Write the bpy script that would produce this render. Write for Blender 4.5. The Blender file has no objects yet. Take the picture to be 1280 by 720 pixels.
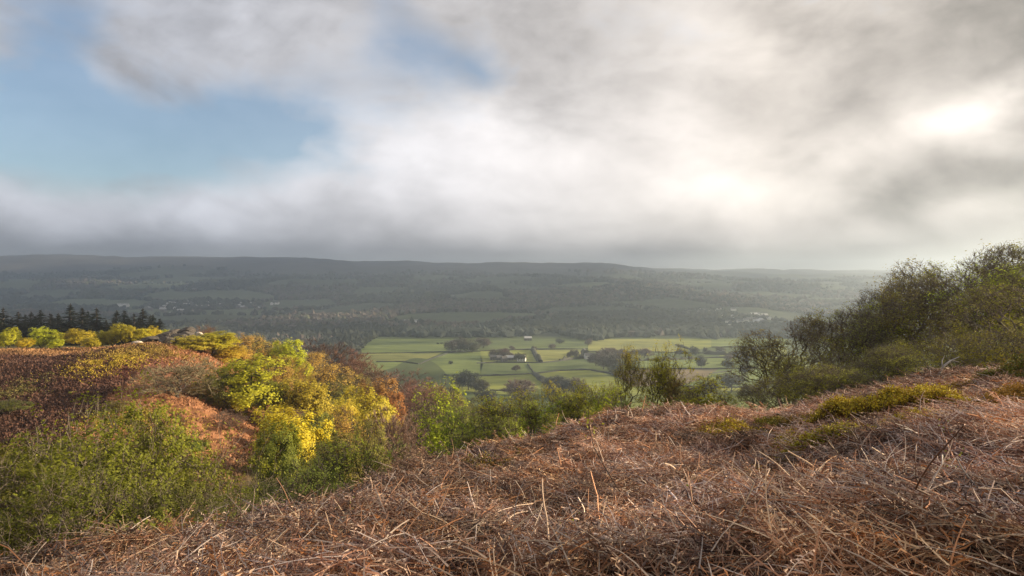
import bpy, math, time
import numpy as np
T0 = time.time()
rng = np.random.default_rng(7)
C = bpy.context.scene.collection
F = 1280 * 24 / 36.0
HOR = 340.0
PI = math.pi

# ------------------------------------------------------------------ helpers
def vnoise(x, y, seed=0):
    """2-D value-gradient noise, about -1..1"""
    x = np.asarray(x, float); y = np.asarray(y, float)
    xi = np.floor(x).astype(np.int64); yi = np.floor(y).astype(np.int64)
    xf = x - xi; yf = y - yi
    def g(ix, iy, dx, dy):
        h = (ix * 374761393 + iy * 668265263 + seed * 974711) & 0x7fffffff
        h = ((h ^ (h >> 13)) * 1274126177) & 0x7fffffff
        h = (h ^ (h >> 16)) & 0xffff
        a = h / 65536.0 * 2 * PI
        return np.cos(a) * dx + np.sin(a) * dy
    u = xf * xf * xf * (xf * (xf * 6 - 15) + 10); v = yf * yf * yf * (yf * (yf * 6 - 15) + 10)
    a = g(xi, yi, xf, yf); b = g(xi + 1, yi, xf - 1, yf)
    c = g(xi, yi + 1, xf, yf - 1); d = g(xi + 1, yi + 1, xf - 1, yf - 1)
    return ((a * (1 - u) + b * u) * (1 - v) + (c * (1 - u) + d * u) * v) * 1.5

def fbm(x, y, oct=4, seed=0, gain=0.5):
    s = 0; a = 1.0; f = 1.0
    for k in range(oct):
        s = s + a * vnoise(x * f + 13.1 * k, y * f - 7.7 * k, seed + k); a *= gain; f *= 2.03
    return s

def sstep(a, b, x):
    t = np.clip((np.asarray(x, float) - a) / (b - a), 0, 1)
    return t * t * (3 - 2 * t)

def zpix(y, Y):                      # height whose line of sight meets image row y at depth Y
    return (HOR - y) / F * Y

def ux(x): return (x - 640.0) / F

# ------------------------------------------------------------------ terrain heights
# profile along a bearing: (depth, height).  Camera is the origin, standing 1.6 m above the ground.
FARL = [(900, -130), (1400, -130), (2000, -110), (2700, -72), (3300, -8), (3900, 78), (4200, 92), (4700, 96), (6000, 92), (9000, 70)]
FARC = [(620, -130), (1370, -130), (1700, -114), (2200, -84), (3000, -30), (3800, 30), (4200, 44), (4700, 46), (6000, 42), (9000, 30)]
FARR = [(620, -130), (1370, -130), (2000, -111), (3000, -74), (4300, -30), (5300, 2), (5900, 6), (6500, 6), (9000, 0)]
FARX = [(620, -130), (1370, -130), (2000, -111), (3000, -74), (4300, -30), (5500, 3), (6300, 5), (9000, 0)]
COLS = {
 -420: [(0.4,-1.65),(2.5,-2.0),(5,-3.3),(12,-7),(30,-14),(60,-22),(90,-23),(120,-20),(160,-19),(230,-24),(320,-34),(600,-105)] + FARL,
 -150: [(0.4,-1.65),(3,-1.95),(5,-2.4),(12,-7),(30,-13),(60,-22),(90,-23.5),(110,-21),(140,-19.2),(165,-19),(230,-25),(320,-36),(600,-105)] + FARL,
 0:    [(0.4,-1.62),(3,-1.65),(5.2,-2.12),(10,-5.2),(20,-9.8),(40,-17),(62,-22.5),(85,-23.5),(110,-20.8),(135,-17.6),(150,-17.1),(166,-20.2),(200,-22.5),(235,-25.0),(320,-36),(600,-105)] + FARL,
 100:  [(0.4,-1.61),(3,-1.55),(5.6,-2.14),(10,-4.9),(20,-9.6),(40,-17.2),(62,-23),(80,-24.0),(105,-21),(130,-17.6),(147,-16.9),(164,-19.6),(200,-22.3),(235,-25.0),(320,-38),(600,-108)] + FARL,
 200:  [(0.4,-1.61),(3,-1.5),(6,-2.25),(10,-4.6),(20,-9.6),(40,-18),(62,-25),(75,-26.0),(95,-23.2),(118,-19.2),(140,-16.6),(160,-15.8),(185,-19),(235,-28),(320,-42),(600,-112)] + FARL,
 260:  [(0.4,-1.60),(3,-1.5),(6.2,-2.3),(10,-4.4),(20,-9.4),(40,-18),(62,-23.5),(80,-25),(95,-24.2),(120,-21.5),(145,-19.0),(165,-18.2),(190,-22),(240,-31),(320,-46),(600,-115)] + FARL,
 320:  [(0.4,-1.60),(3,-1.5),(6.6,-2.28),(10,-4.1),(20,-9.0),(40,-16.5),(62,-22.5),(90,-26),(120,-27),(150,-27),(180,-28),(240,-36),(320,-54),(600,-120)] + FARL,
 400:  [(0.4,-1.60),(3,-1.5),(7.4,-2.42),(11,-3.9),(20,-8.0),(35,-13.5),(60,-21.5),(100,-28.5),(150,-33),(220,-37),(270,-43),(330,-60),(600,-125),(900,-130)] + FARL[1:],
 450:  [(0.4,-1.60),(3,-1.48),(9,-2.6),(13,-4.2),(22,-8.0),(35,-12.4),(60,-23),(100,-34),(150,-39),(220,-43),(270,-48),(330,-64),(600,-127),(900,-130),(1370,-130),(1800,-113),(2300,-88),(3000,-40),(3600,20),(4200,66),(4700,70),(6000,66),(9000,50)],
 520:  [(0.4,-1.60),(3,-1.46),(11,-2.78),(15,-4.2),(24,-7.2),(40,-12.6),(60,-22),(100,-35),(150,-43),(220,-51),(300,-62),(360,-75),(600,-129)] + FARC[1:2] + [(1800,-111),(2300,-84),(3000,-34),(3700,30),(4200,56),(4700,60),(6000,56),(9000,40)],
 600:  [(0.4,-1.60),(3,-1.45),(13.5,-3.25),(18,-4.7),(28,-7.6),(45,-12.6),(70,-24),(110,-38),(160,-49),(240,-62),(320,-76),(400,-92)] + FARC,
 700:  [(0.4,-1.60),(3,-1.42),(15,-3.32),(20,-4.7),(30,-7.2),(45,-12.0),(70,-23),(110,-37),(200,-64),(330,-92)] + FARC,
 760:  [(0.4,-1.60),(3,-1.40),(16,-3.12),(21,-4.4),(32,-7.4),(45,-11.5),(70,-22),(110,-36),(200,-62),(330,-92)] + FARC,
 850:  [(0.4,-1.60),(3,-1.38),(16,-3.02),(21,-4.2),(32,-7.4),(45,-11.2),(70,-20),(110,-34),(200,-60),(330,-92),(620,-130),(1370,-130),(2000,-108),(2900,-62),(4000,-12),(4900,10),(5600,12),(9000,0)],
 960:  [(0.4,-1.60),(3,-1.36),(15,-2.92),(20,-4.0),(32,-7.2),(45,-10.5),(70,-18),(110,-32),(200,-58),(330,-90)] + FARR,
 1080: [(0.4,-1.60),(3,-1.34),(10,-2.12),(16.5,-2.75),(22,-4.0),(32,-6.6),(45,-9.5),(70,-17),(110,-30),(200,-55),(330,-88)] + FARR,
 1180: [(0.4,-1.60),(3,-1.33),(10,-1.85),(20,-2.80),(26,-4.4),(34,-6.2),(45,-8.6),(70,-15),(110,-27),(200,-52),(330,-85)] + FARX,
 1280: [(0.4,-1.60),(3,-1.32),(10,-1.65),(17,-2.40),(24,-3.9),(34,-5.6),(45,-7.6),(70,-14),(110,-26),(200,-50),(330,-85)] + FARX,
 1500: [(0.4,-1.60),(3,-1.30),(10,-1.6),(17,-2.3),(26,-4),(45,-8),(70,-14),(110,-26),(200,-50),(330,-85)] + FARX,
}
LR = np.linspace(math.log(0.2), math.log(12000), 420)
def _table():
    xs = sorted(COLS); az = [math.atan(ux(x)) for x in xs]; rows = []
    for x, a in zip(xs, az):
        p = COLS[x]; r = np.log(np.array([q[0] for q in p]) / math.cos(a)); z = np.array([q[1] for q in p], float)
        v = np.interp(LR, r, z)
        k = np.array([1, 3, 5, 6, 5, 3, 1.0]); k /= k.sum()
        v = np.convolve(np.pad(v, 3, mode='edge'), k, mode='valid')
        rows.append(v)
    # behind and beside the camera: the hill we stand on goes on
    side_r = np.interp(LR, np.log([0.4, 3, 10, 30, 80, 200, 500, 1200, 9000]), [-1.6, -1.45, -2.2, -4, -10, -28, -80, -130, -130])
    back = np.interp(LR, np.log([0.4, 3, 10, 30, 80, 200, 500, 1200, 9000]), [-1.6, -1.5, -1.3, -0.5, 2, 6, 10, 15, 20])
    side_l = np.interp(LR, np.log([0.4, 3, 10, 30, 80, 200, 500, 1200, 9000]), [-1.65, -2.2, -4, -10, -22, -24, -60, -130, -130])
    az = [-PI, -1.75] + az + [1.7, PI]
    rows = [back, side_l] + rows + [side_r, back]
    return np.array(az), np.array(rows)
TAZ, TZ = _table()
_AZF = np.linspace(-PI, PI, 2401)
_TF = np.array([np.interp(_AZF, TAZ, TZ[:, j]) for j in range(len(LR))]).T
_k = np.exp(-0.5 * (np.arange(-14, 15) / 6.0) ** 2); _k /= _k.sum()
_TF = np.apply_along_axis(lambda v: np.convolve(np.pad(v, 14, mode='wrap'), _k, mode='valid'), 0, _TF)

def base_h(X, Y):
    X = np.asarray(X, float); Y = np.asarray(Y, float)
    r = np.maximum(np.hypot(X, Y), 0.21); a = np.arctan2(X, Y)
    i = (a + PI) / (2 * PI) * 2400; i0 = np.clip(np.floor(i).astype(int), 0, 2399); fi = i - i0
    j = (np.log(r) - LR[0]) / (LR[1] - LR[0]); j0 = np.clip(np.floor(j).astype(int), 0, len(LR) - 2); fj = np.clip(j - j0, 0, 1)
    return ((_TF[i0, j0] * (1 - fi) + _TF[i0 + 1, j0] * fi) * (1 - fj) + (_TF[i0, j0 + 1] * (1 - fi) + _TF[i0 + 1, j0 + 1] * fi) * fj)

def H(X, Y):
    X = np.asarray(X, float); Y = np.asarray(Y, float)
    z = base_h(X, Y); r = np.hypot(X, Y); u_ = X / np.maximum(Y, 0.5)
    z = z - (0.32 - 0.14 * sstep(0.35, 0.6, u_)) * sstep(4, 12, r) * (1 - sstep(22, 34, r)) - 0.10 * sstep(-0.1, -0.3, u_) * sstep(2.6, 5, r) * (1 - sstep(22, 34, r))
    near = 1 - sstep(40, 80, r)
    z = z + near * (0.16 * fbm(X / 2.6, Y / 2.6, 3, 11) * sstep(1.5, 6, r) + 0.10 * fbm(X / 0.9, Y / 0.9, 3, 5) + 0.05 * np.abs(fbm(X / 0.33, Y / 0.33, 2, 15)))
    mid = sstep(40, 80, r) * (1 - sstep(500, 650, r))
    z = z + mid * (0.9 * fbm(X / 22, Y / 22, 4, 3) + 0.22 * np.abs(fbm(X / 3.2, Y / 3.2, 3, 8)) + 0.38 * (Y > 0) * sstep(-30, -40, X) * sstep(190, 170, Y) * np.abs(fbm(X / 2.1, Y / 2.6, 3, 18)))
    # the eroded bank on the flank of the spur: gullies running down towards the right
    bank = np.exp(-(((X + 46) / 13) ** 2 + ((Y - 96) / 20) ** 2))
    z = z - bank * 2.0 * np.abs(fbm((X + Y * 0.7) / 9, (Y - X * 0.4) / 2.6, 3, 21))
    far = sstep(1400, 2400, r)
    z = z + far * (20 * fbm(X / 800, Y / 620, 4, 31) + 5 * fbm(X / 180, Y / 200, 3, 37))
    return z

# ------------------------------------------------------------------ mesh building
def mesh_from(name, V, Q, col=None, midx=None, smooth=False, mats=()):
    """V (n,3), Q (m,4) or (m,3) numpy arrays"""
    me = bpy.data.meshes.new(name)
    V = np.ascontiguousarray(V, np.float32); Q = np.ascontiguousarray(Q, np.int32)
    m, k = Q.shape
    me.vertices.add(len(V)); me.vertices.foreach_set('co', V.ravel())
    me.loops.add(m * k); me.loops.foreach_set('vertex_index', Q.ravel())
    me.polygons.add(m); me.polygons.foreach_set('loop_start', np.arange(0, m * k, k, dtype=np.int32))
    me.polygons.foreach_set('loop_total', np.full(m, k, np.int32))
    if midx is not None: me.polygons.foreach_set('material_index', np.ascontiguousarray(midx, np.int32))
    me.polygons.foreach_set('use_smooth', np.full(m, bool(smooth)))
    for mt in mats: me.materials.append(mt)
    me.update(calc_edges=True)
    if col is not None:
        at = me.color_attributes.new('Col', 'FLOAT_COLOR', 'POINT')
        c = np.ones((len(V), 4), np.float32); c[:, :3] = col
        at.data.foreach_set('color', c.ravel())
    me.validate()
    return me

def add_obj(name, me, parent=None, loc=(0, 0, 0), label=None, cat=None, group=None, kind=None):
    o = bpy.data.objects.new(name, me); C.objects.link(o)
    o.location = loc
    if parent: o.parent = parent
    tag(o, label, cat, group, kind)
    return o

def tag(o, label=None, cat=None, group=None, kind=None):
    if label: o['label'] = label
    if cat: o['category'] = cat
    if group: o['group'] = group
    if kind: o['kind'] = kind

class Geo:
    def __init__(s): s.V = []; s.Q = []; s.C = []; s.M = []; s.n = 0
    def add(s, V, Q, col=None, m=0):
        V = np.asarray(V, float).reshape(-1, 3); Q = np.asarray(Q, int)
        if Q.shape[1] == 3: Q = np.concatenate([Q, Q[:, :1] * 0 - 1], 1)
        s.V.append(V); s.Q.append(np.where(Q < 0, -1, Q + s.n)); s.n += len(V)
        c = np.ones((len(V), 3)) * (np.asarray(col) if col is not None else 1.0)
        s.C.append(c); s.M.append(np.full(len(Q), m))
    def mesh(s, name, mats, smooth=False, col=True):
        V = np.concatenate(s.V); Q = np.concatenate(s.Q); Cc = np.concatenate(s.C); M = np.concatenate(s.M)
        tri = Q[:, 3] < 0
        if tri.any():
            if tri.all(): Q = Q[:, :3]
            else:      # split quads
                a = Q[~tri]; Q = np.concatenate([Q[tri][:, :3], a[:, [0, 1, 2]], a[:, [0, 2, 3]]]); M = np.concatenate([M[tri], M[~tri], M[~tri]])
        return mesh_from(name, V, Q, Cc if col else None, M, smooth, mats)

def norm(v): return v / np.maximum(np.linalg.norm(v, axis=-1, keepdims=True), 1e-9)
def frames(d, ref=(0.93, 0.11, 0.35)):
    r = np.broadcast_to(np.array(ref, float), d.shape)
    a = norm(np.cross(d, r)); b = np.cross(d, a)
    return a, b
def tubes(P0, P1, r0, r1, d0, d1, sides):
    """prisms between rings"""
    n = len(P0); th = np.arange(sides) / sides * 2 * PI
    cs, sn = np.cos(th)[None, :, None], np.sin(th)[None, :, None]
    a0, b0 = frames(d0); a1, b1 = frames(d1)
    R0 = P0[:, None] + (a0[:, None] * cs + b0[:, None] * sn) * r0[:, None, None]
    R1 = P1[:, None] + (a1[:, None] * cs + b1[:, None] * sn) * r1[:, None, None]
    V = np.concatenate([R0, R1], 1).reshape(-1, 3)
    k = np.arange(sides); k2 = (k + 1) % sides
    f = np.stack([k, k2, k2 + sides, k + sides], 1)
    Q = (np.arange(n) * 2 * sides)[:, None, None] + f[None]
    return V, Q.reshape(-1, 4)
def polytube(P, R, sides=3):
    """P (n,k,3) polylines, R (n,k) radii; open tubes"""
    n, k, _ = P.shape
    d = np.empty_like(P); d[:, 1:-1] = P[:, 2:] - P[:, :-2]; d[:, 0] = P[:, 1] - P[:, 0]; d[:, -1] = P[:, -1] - P[:, -2]
    d = norm(d); a, b = frames(d)
    th = np.arange(sides) / sides * 2 * PI
    V = P[:, :, None] + (a[:, :, None] * np.cos(th)[None, None, :, None] + b[:, :, None] * np.sin(th)[None, None, :, None]) * R[:, :, None, None]
    V = V.reshape(-1, 3)
    s = np.arange(sides); s2 = (s + 1) % sides
    f = np.stack([s, s2, s2 + sides, s + sides], 1)
    f = (np.arange(k - 1) * sides)[:, None, None] + f[None]; f = f.reshape(-1, 4)
    Q = (np.arange(n) * k * sides)[:, None, None] + f[None]
    return V, Q.reshape(-1, 4), k * sides
def ribbons(P, W, side):
    """P (n,k,3), W (n,k) widths, side (n,3) or (n,k,3)"""
    n, k, _ = P.shape
    if side.ndim == 2: side = side[:, None]
    V = np.stack([P - side * W[..., None] / 2, P + side * W[..., None] / 2], 2).reshape(-1, 3)
    f = np.array([[0, 1, 3, 2]]) + (np.arange(k - 1) * 2)[:, None]
    Q = (np.arange(n) * k * 2)[:, None, None] + f[None]
    return V, Q.reshape(-1, 4), 2 * k
def rdir(n, g=rng):
    v = g.normal(size=(n, 3)); return norm(v)
def leaves(P, size, g, nrm=None, aspect=0.62, jit=1.0):
    """kite-shaped leaf faces at P"""
    n = len(P); d = rdir(n, g)
    if nrm is not None: d = norm(d * jit + nrm)
    t = norm(np.cross(d, rdir(n, g))); b = np.cross(d, t)
    s = np.asarray(size).reshape(-1, 1) * g.uniform(0.6, 1.3, (n, 1))
    V = np.stack([P - t * s * .5, P + b * s * aspect * .5 - t * s * .02, P + t * s * .5 + d * s * .12, P - b * s * aspect * .5 - t * s * .02], 1).reshape(-1, 3)
    Q = np.arange(n * 4).reshape(n, 4)
    return V, Q

# ------------------------------------------------------------------ materials
def newmat(name):
    m = bpy.data.materials.new(name); m.use_nodes = True
    nt = m.node_tree; nt.nodes.clear()
    return m, nt
class N:
    def __init__(s, nt): s.nt = nt
    def new(s, t, **kw):
        n = s.nt.nodes.new(t)
        for k, v in kw.items(): setattr(n, k, v)
        return n
    def link(s, a, b): s.nt.links.new(a, b)
    def val(s, sock, v):
        if isinstance(v, bpy.types.NodeSocket): s.link(v, sock)
        elif v is not None: sock.default_value = v
    def m(s, op, a, b=None, c=None, clamp=False):
        n = s.new('ShaderNodeMath', operation=op, use_clamp=clamp); s.val(n.inputs[0], a)
        if b is not None: s.val(n.inputs[1], b)
        if c is not None: s.val(n.inputs[2], c)
        return n.outputs[0]
    def vm(s, op, a, b=None, sc=None):
        n = s.new('ShaderNodeVectorMath', operation=op); s.val(n.inputs[0], a)
        if b is not None: s.val(n.inputs[1], b)
        if sc is not None: s.val(n.inputs['Scale'], sc)
        return n.outputs[0]
    def noise(s, vec, scale, detail=4, rough=0.55, dist=0.0):
        n = s.new('ShaderNodeTexNoise'); s.val(n.inputs['Vector'], vec); n.inputs['Scale'].default_value = scale
        n.inputs['Detail'].default_value = detail; n.inputs['Roughness'].default_value = rough; n.inputs['Distortion'].default_value = dist
        return n.outputs[0]
    def mix(s, f, a, b, mode='MIX'):
        n = s.new('ShaderNodeMix', data_type='RGBA', blend_type=mode); s.val(n.inputs[0], f); s.val(n.inputs[6], a); s.val(n.inputs[7], b)
        return n.outputs[2]
    def mr(s, v, a, b, c, d):
        n = s.new('ShaderNodeMapRange'); s.val(n.inputs[0], v)
        for i, q in enumerate((a, b, c, d)): n.inputs[i + 1].default_value = q
        return n.outputs[0]

def leaf_mat(name, col=None, trans=0.35, var=0.45, rough=0.6, use='object', twig=(0.06, 0.045, 0.04)):
    m, nt = newmat(name); n = N(nt)
    geo = n.new('ShaderNodeNewGeometry')
    if use == 'object': base = n.new('ShaderNodeObjectInfo').outputs['Color']
    elif use == 'attr': base = n.new('ShaderNodeVertexColor', layer_name='Col').outputs[0]
    else: base = (*col, 1)
    f = n.mr(geo.outputs['Random Per Island'], 0, 1, 1 - var, 1 + var)
    c = n.vm('SCALE', base, sc=f) if use != 'flat' else n.vm('SCALE', n.vm('ADD', base[:3], (0, 0, 0)), sc=f)
    d = n.new('ShaderNodeBsdfPrincipled'); n.link(c, d.inputs['Base Color']); d.inputs['Roughness'].default_value = rough
    d.inputs['Specular IOR Level'].default_value = 0.25
    t = n.new('ShaderNodeBsdfTranslucent'); n.link(c, t.inputs[0])
    mx = n.new('ShaderNodeMixShader'); mx.inputs[0].default_value = trans
    n.link(d.outputs[0], mx.inputs[1]); n.link(t.outputs[0], mx.inputs[2])
    o = n.new('ShaderNodeOutputMaterial'); n.link(mx.outputs[0], o.inputs[0])
    return m
def rough_mat(name, col, col2=None, scale=6, rough=0.9, use='flat', bump=0.0, spec=0.2):
    m, nt = newmat(name); n = N(nt)
    tc = n.new('ShaderNodeTexCoord').outputs['Object']
    ns = n.noise(tc, scale, 5, 0.6)
    f = n.mr(ns, 0.3, 0.7, 0, 1)
    if use == 'attr':
        a = n.new('ShaderNodeVertexColor', layer_name='Col').outputs[0]
        c = n.vm('SCALE', a, sc=n.mr(ns, 0.3, 0.7, 0.72, 1.28))
    else:
        c = n.mix(f, (*col, 1), (*(col2 or [q * 0.6 for q in col]), 1))
    d = n.new('ShaderNodeBsdfPrincipled'); n.link(c, d.inputs['Base Color']); d.inputs['Roughness'].default_value = rough
    d.inputs['Specular IOR Level'].default_value = spec
    if bump:
        b = n.new('ShaderNodeBump'); b.inputs['Strength'].default_value = 0.8; b.inputs['Distance'].default_value = bump
        n.link(n.noise(tc, scale * 3, 6, 0.65), b.inputs['Height']); n.link(b.outputs[0], d.inputs['Normal'])
    o = n.new('ShaderNodeOutputMaterial'); n.link(d.outputs[0], o.inputs[0])
    return m

M_LEAF = leaf_mat('leaf', trans=0.45, var=0.42)
M_TWIG = leaf_mat('twig_cloud', trans=0.1, var=0.45)
M_BARK = rough_mat('bark', (0.11, 0.09, 0.075), (0.05, 0.04, 0.035), 5)
M_BARKP = rough_mat('pale_bark', (0.30, 0.27, 0.24), (0.10, 0.085, 0.075), 7)
M_BARKL = rough_mat('grey_brown_bark', (0.24, 0.195, 0.15), (0.09, 0.07, 0.055), 7)
M_NEEDLE = leaf_mat('needles', trans=0.08, var=0.4)
M_BRACK = leaf_mat('bracken', trans=0.12, var=0.22, use='attr', rough=0.7)
M_STALK = leaf_mat('stalk', trans=0.0, var=0.28, use='attr', rough=0.55)
M_ROCK = rough_mat('gritstone', (0.16, 0.135, 0.115), (0.055, 0.047, 0.042), 0.9, bump=0.3)
M_WALLS = rough_mat('field_wall_stone', (0.085, 0.082, 0.075), (0.05, 0.05, 0.045), 0.3)

# ground: colours of soil, dead bracken, heather, grass, moor come from an attribute, broken up by noise
def ground_material():
    m, nt = newmat('ground'); n = N(nt)
    a = n.new('ShaderNodeVertexColor', layer_name='Col').outputs[0]
    pos = n.new('ShaderNodeNewGeometry').outputs['Position']
    dist = n.vm('LENGTH', pos); 
    dn = n.new('ShaderNodeVectorMath', operation='LENGTH'); n.link(pos, dn.inputs[0]); dist = dn.outputs['Value']
    fine = n.mr(n.noise(pos, 9, 6, 0.65), 0.3, 0.7, 0.55, 1.45)
    midn = n.mr(n.noise(pos, 0.9, 6, 0.7), 0.3, 0.7, 0.6, 1.4)
    farn = n.mr(n.noise(pos, 0.02, 7, 0.62), 0.3, 0.7, 0.75, 1.25)
    wnear = n.mr(dist, 25, 60, 1, 0); wfar = n.mr(dist, 500, 900, 0, 1)
    f = n.m('ADD', n.m('MULTIPLY', fine, wnear), n.m('MULTIPLY', midn, n.m('SUBTRACT', 1, wnear)))
    f = n.m('ADD', n.m('MULTIPLY', f, n.m('SUBTRACT', 1, wfar)), n.m('MULTIPLY', farn, wfar))
    c = n.vm('SCALE', a, sc=f)
    d = n.new('ShaderNodeBsdfPrincipled'); n.link(c, d.inputs['Base Color']); d.inputs['Roughness'].default_value = 0.95
    d.inputs['Specular IOR Level'].default_value = 0.1
    b = n.new('ShaderNodeBump'); b.inputs['Strength'].default_value = 0.9; b.inputs['Distance'].default_value = 0.35
    hh = n.m('ADD', n.m('MULTIPLY', n.noise(pos, 7, 5, 0.7), 0.15), n.m('MULTIPLY', n.m('MULTIPLY', n.noise(pos, 0.8, 6, 0.7), 1.2), n.m('SUBTRACT', 1, wnear)))
    n.link(hh, b.inputs['Height']); n.link(b.outputs[0], d.inputs['Normal'])
    o = n.new('ShaderNodeOutputMaterial'); n.link(d.outputs[0], o.inputs[0])
    return m

def patch_cells(X, Y, sx, sy, seed):
    """jittered-grid Voronoi cell ids for hillside enclosures: returns random value per cell, second random, edge distance"""
    x = X / sx + 0.5 * fbm(X / (sx * 3), Y / (sy * 3), 2, seed + 3); y = Y / sy + 0.5 * fbm(X / (sx * 3) + 9, Y / (sy * 3), 2, seed + 4)
    xi = np.floor(x).astype(np.int64); yi = np.floor(y).astype(np.int64)
    best = np.full(x.shape, 9.0); sec = np.full(x.shape, 9.0); idv = np.zeros(x.shape, np.int64)
    for dx in (-1, 0, 1):
        for dy in (-1, 0, 1):
            ix = xi + dx; iy = yi + dy
            h = (ix * 73856093 ^ iy * 19349663 ^ seed * 83492791) & 0x7fffffff
            jx = ((h * 1103515245 + 12345) & 0xffff) / 65536.0; jy = ((h * 22695477 + 1) >> 3 & 0xffff) / 65536.0
            d = np.hypot(ix + 0.15 + 0.7 * jx - x, iy + 0.15 + 0.7 * jy - y)
            c = d < best
            sec = np.where(c, best, np.minimum(sec, d)); idv = np.where(c, h, idv); best = np.where(c, d, best)
    return ((idv >> 4) & 0xffff) / 65536.0, ((idv * 40503 >> 7) & 0xffff) / 65536.0, sec - best

def wood_density(X, Y):
    """where trees stand on the far hillside, 0..1"""
    r1, r2, e = patch_cells(X, Y, 300, 260, 5)
    z = base_h(X, Y)
    w = np.where(r1 > 0.52, 0.95, 0.0)
    w = np.maximum(w, 0.75 * (e < 0.07))
    foot = (Y > 900) & (Y < 1560 + 60 * fbm(X / 260, X * 0, 2, 9)); w = np.where(foot, np.maximum(w, np.where(fbm(X / 120, Y / 60, 3, 77) > -0.32, 1.0, 0.2)), w)
    moor = sstep(-20, 15, z + 14 * fbm(X / 500, Y / 400, 3, 55))
    w = w * (1 - moor) * sstep(1335, 1395, Y + 430 * sstep(-0.20, -0.245, X / np.maximum(Y, 1)) + 105 * fbm(X / 130, X * 0, 4, 3))
    return w

def ground_colour(X, Y):
    n = len(X); col = np.zeros((n, 3)); r = np.hypot(X, Y)
    f1 = fbm(X / 1.7, Y / 1.7, 4, 2)[:, None]; f2 = fbm(X / 9, Y / 9, 4, 12)[:, None]
    brack = np.array([0.06, 0.03, 0.02]) * (1 + 0.3 * f1); col[:] = brack
    # slope below the foreground and under the wood: leaf litter and rough grass
    litter = np.array([0.085, 0.07, 0.03]) * (1 + 0.3 * f2)
    w = sstep(22, 45, r)[:, None]; col = col * (1 - w) + litter * w
    # spur on the left: purple-brown bracken and heather, straw on the crest, red earth on the bank, gorse-yellow patches
    inx = sstep(-30, -42, X + 0.12 * (Y - 90)) * sstep(58, 74, Y) * (1 - sstep(178, 200, Y)); inx = inx[:, None]
    heath = np.array([0.074, 0.036, 0.024]) * (1 + 0.35 * fbm(X / 5, Y / 5, 4, 14)[:, None])
    col = col * (1 - inx) + heath * inx
    straw = (sstep(138, 153, Y + 9 * fbm(X / 14, Y / 9, 4, 4)) * (1 - sstep(165, 175, Y)))[:, None] * inx
    col = col * (1 - 0.85 * straw) + np.array([0.30, 0.165, 0.07]) * 0.85 * straw
    side = sstep(0.0, 0.45, fbm(X / 14, Y / 9, 4, 6) * 0.35 + sstep(-66, -54, X + 0.28 * (Y - 100)) * 1.1 - 0.25)[:, None] * inx
    col = col * (1 - side) + np.array([0.27, 0.125, 0.062]) * side * (1 + 0.25 * f1)
    # path bowl behind the bank
    pth = np.exp(-(((X + 70 - 0.1 * (Y - 128)) / 10) ** 2 + ((Y - 128) / 7) ** 2))[:, None]
    col = col * (1 - 0.7 * pth) + np.array([0.16, 0.062, 0.045]) * 0.7 * pth
    # beyond the wood: pasture
    past = sstep(380, 520, r)[:, None]
    grass = np.array([0.085, 0.105, 0.036]) * (1 + 0.15 * fbm(X / 60, Y / 60, 3, 17)[:, None])
    col = col * (1 - past) + grass * past
    # far hillside
    farw = sstep(1320, 1400, Y)[:, None] * (r > 1200)[:, None]
    r1, r2, e = patch_cells(X, Y, 300, 260, 5)
    fieldc = np.array([0.07, 0.08, 0.042]) * (0.7 + 0.75 * r2[:, None]); woodc = np.array([0.035, 0.04, 0.03])
    fc = np.where((r1 > 0.52)[:, None], woodc, fieldc)
    z = base_h(X, Y); moor = sstep(-20, 20, z + 14 * fbm(X / 500, Y / 400, 3, 55))[:, None]
    mc = np.array([0.062, 0.055, 0.045]) * (1 + 0.45 * fbm(X / 300, Y / 200, 4, 23)[:, None])
    fc = fc * (1 - moor) + mc * moor
    col = col * (1 - farw) + fc * farw
    return np.clip(col, 0.01, 1)

def build_terrain():
    a_d = np.radians(np.linspace(-44, 44, 680)); a_r = np.radians(np.linspace(44, 316, 110))[1:-1]
    az = np.concatenate([a_d, a_r]); na = len(az)
    r = np.concatenate([np.exp(np.linspace(math.log(0.25), math.log(60), 300))[:-1], np.exp(np.linspace(math.log(60), math.log(220), 170))[:-1],
                        np.exp(np.linspace(math.log(220), math.log(1500), 130))[:-1], np.linspace(1500, 5200, 190)[:-1], np.exp(np.linspace(math.log(5200), math.log(9500), 18))])
    A, R = np.meshgrid(az, r); X = (R * np.sin(A)).ravel(); Y = (R * np.cos(A)).ravel()
    Z = H(X, Y)
    # keep the valley floor just under the field sheets
    V = np.stack([X, Y, Z], 1)
    col = ground_colour(X, Y)
    nr = len(r)
    i = np.arange(nr - 1)[:, None] * na; j = np.arange(na)[None]; j2 = (j + 1) % na
    Q = np.stack([i + j, i + j2, i + na + j2, i + na + j], -1).reshape(-1, 4)
    # centre fan point
    V = np.concatenate([V, [[0, 0, float(H(0, 0.01))]]]); col = np.concatenate([col, col[:1]])
    c = len(V) - 1
    fan = np.stack([j[0], j2[0], np.full(na, c)], 1)
    g = Geo(); g.add(V, Q[:, ::-1], col); g.Q.append(np.concatenate([fan, -np.ones((na, 1), int)], 1)); g.M.append(np.zeros(na, int))
    # quads only + fan as degenerate-free triangles
    me = g.mesh('terrain', [ground_material()], smooth=True)
    return add_obj('terrain', me, kind='structure')
terrain = build_terrain()
print('terrain', time.time() - T0)

def gpt(x, Y): return ux(x) * Y, Y

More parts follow.
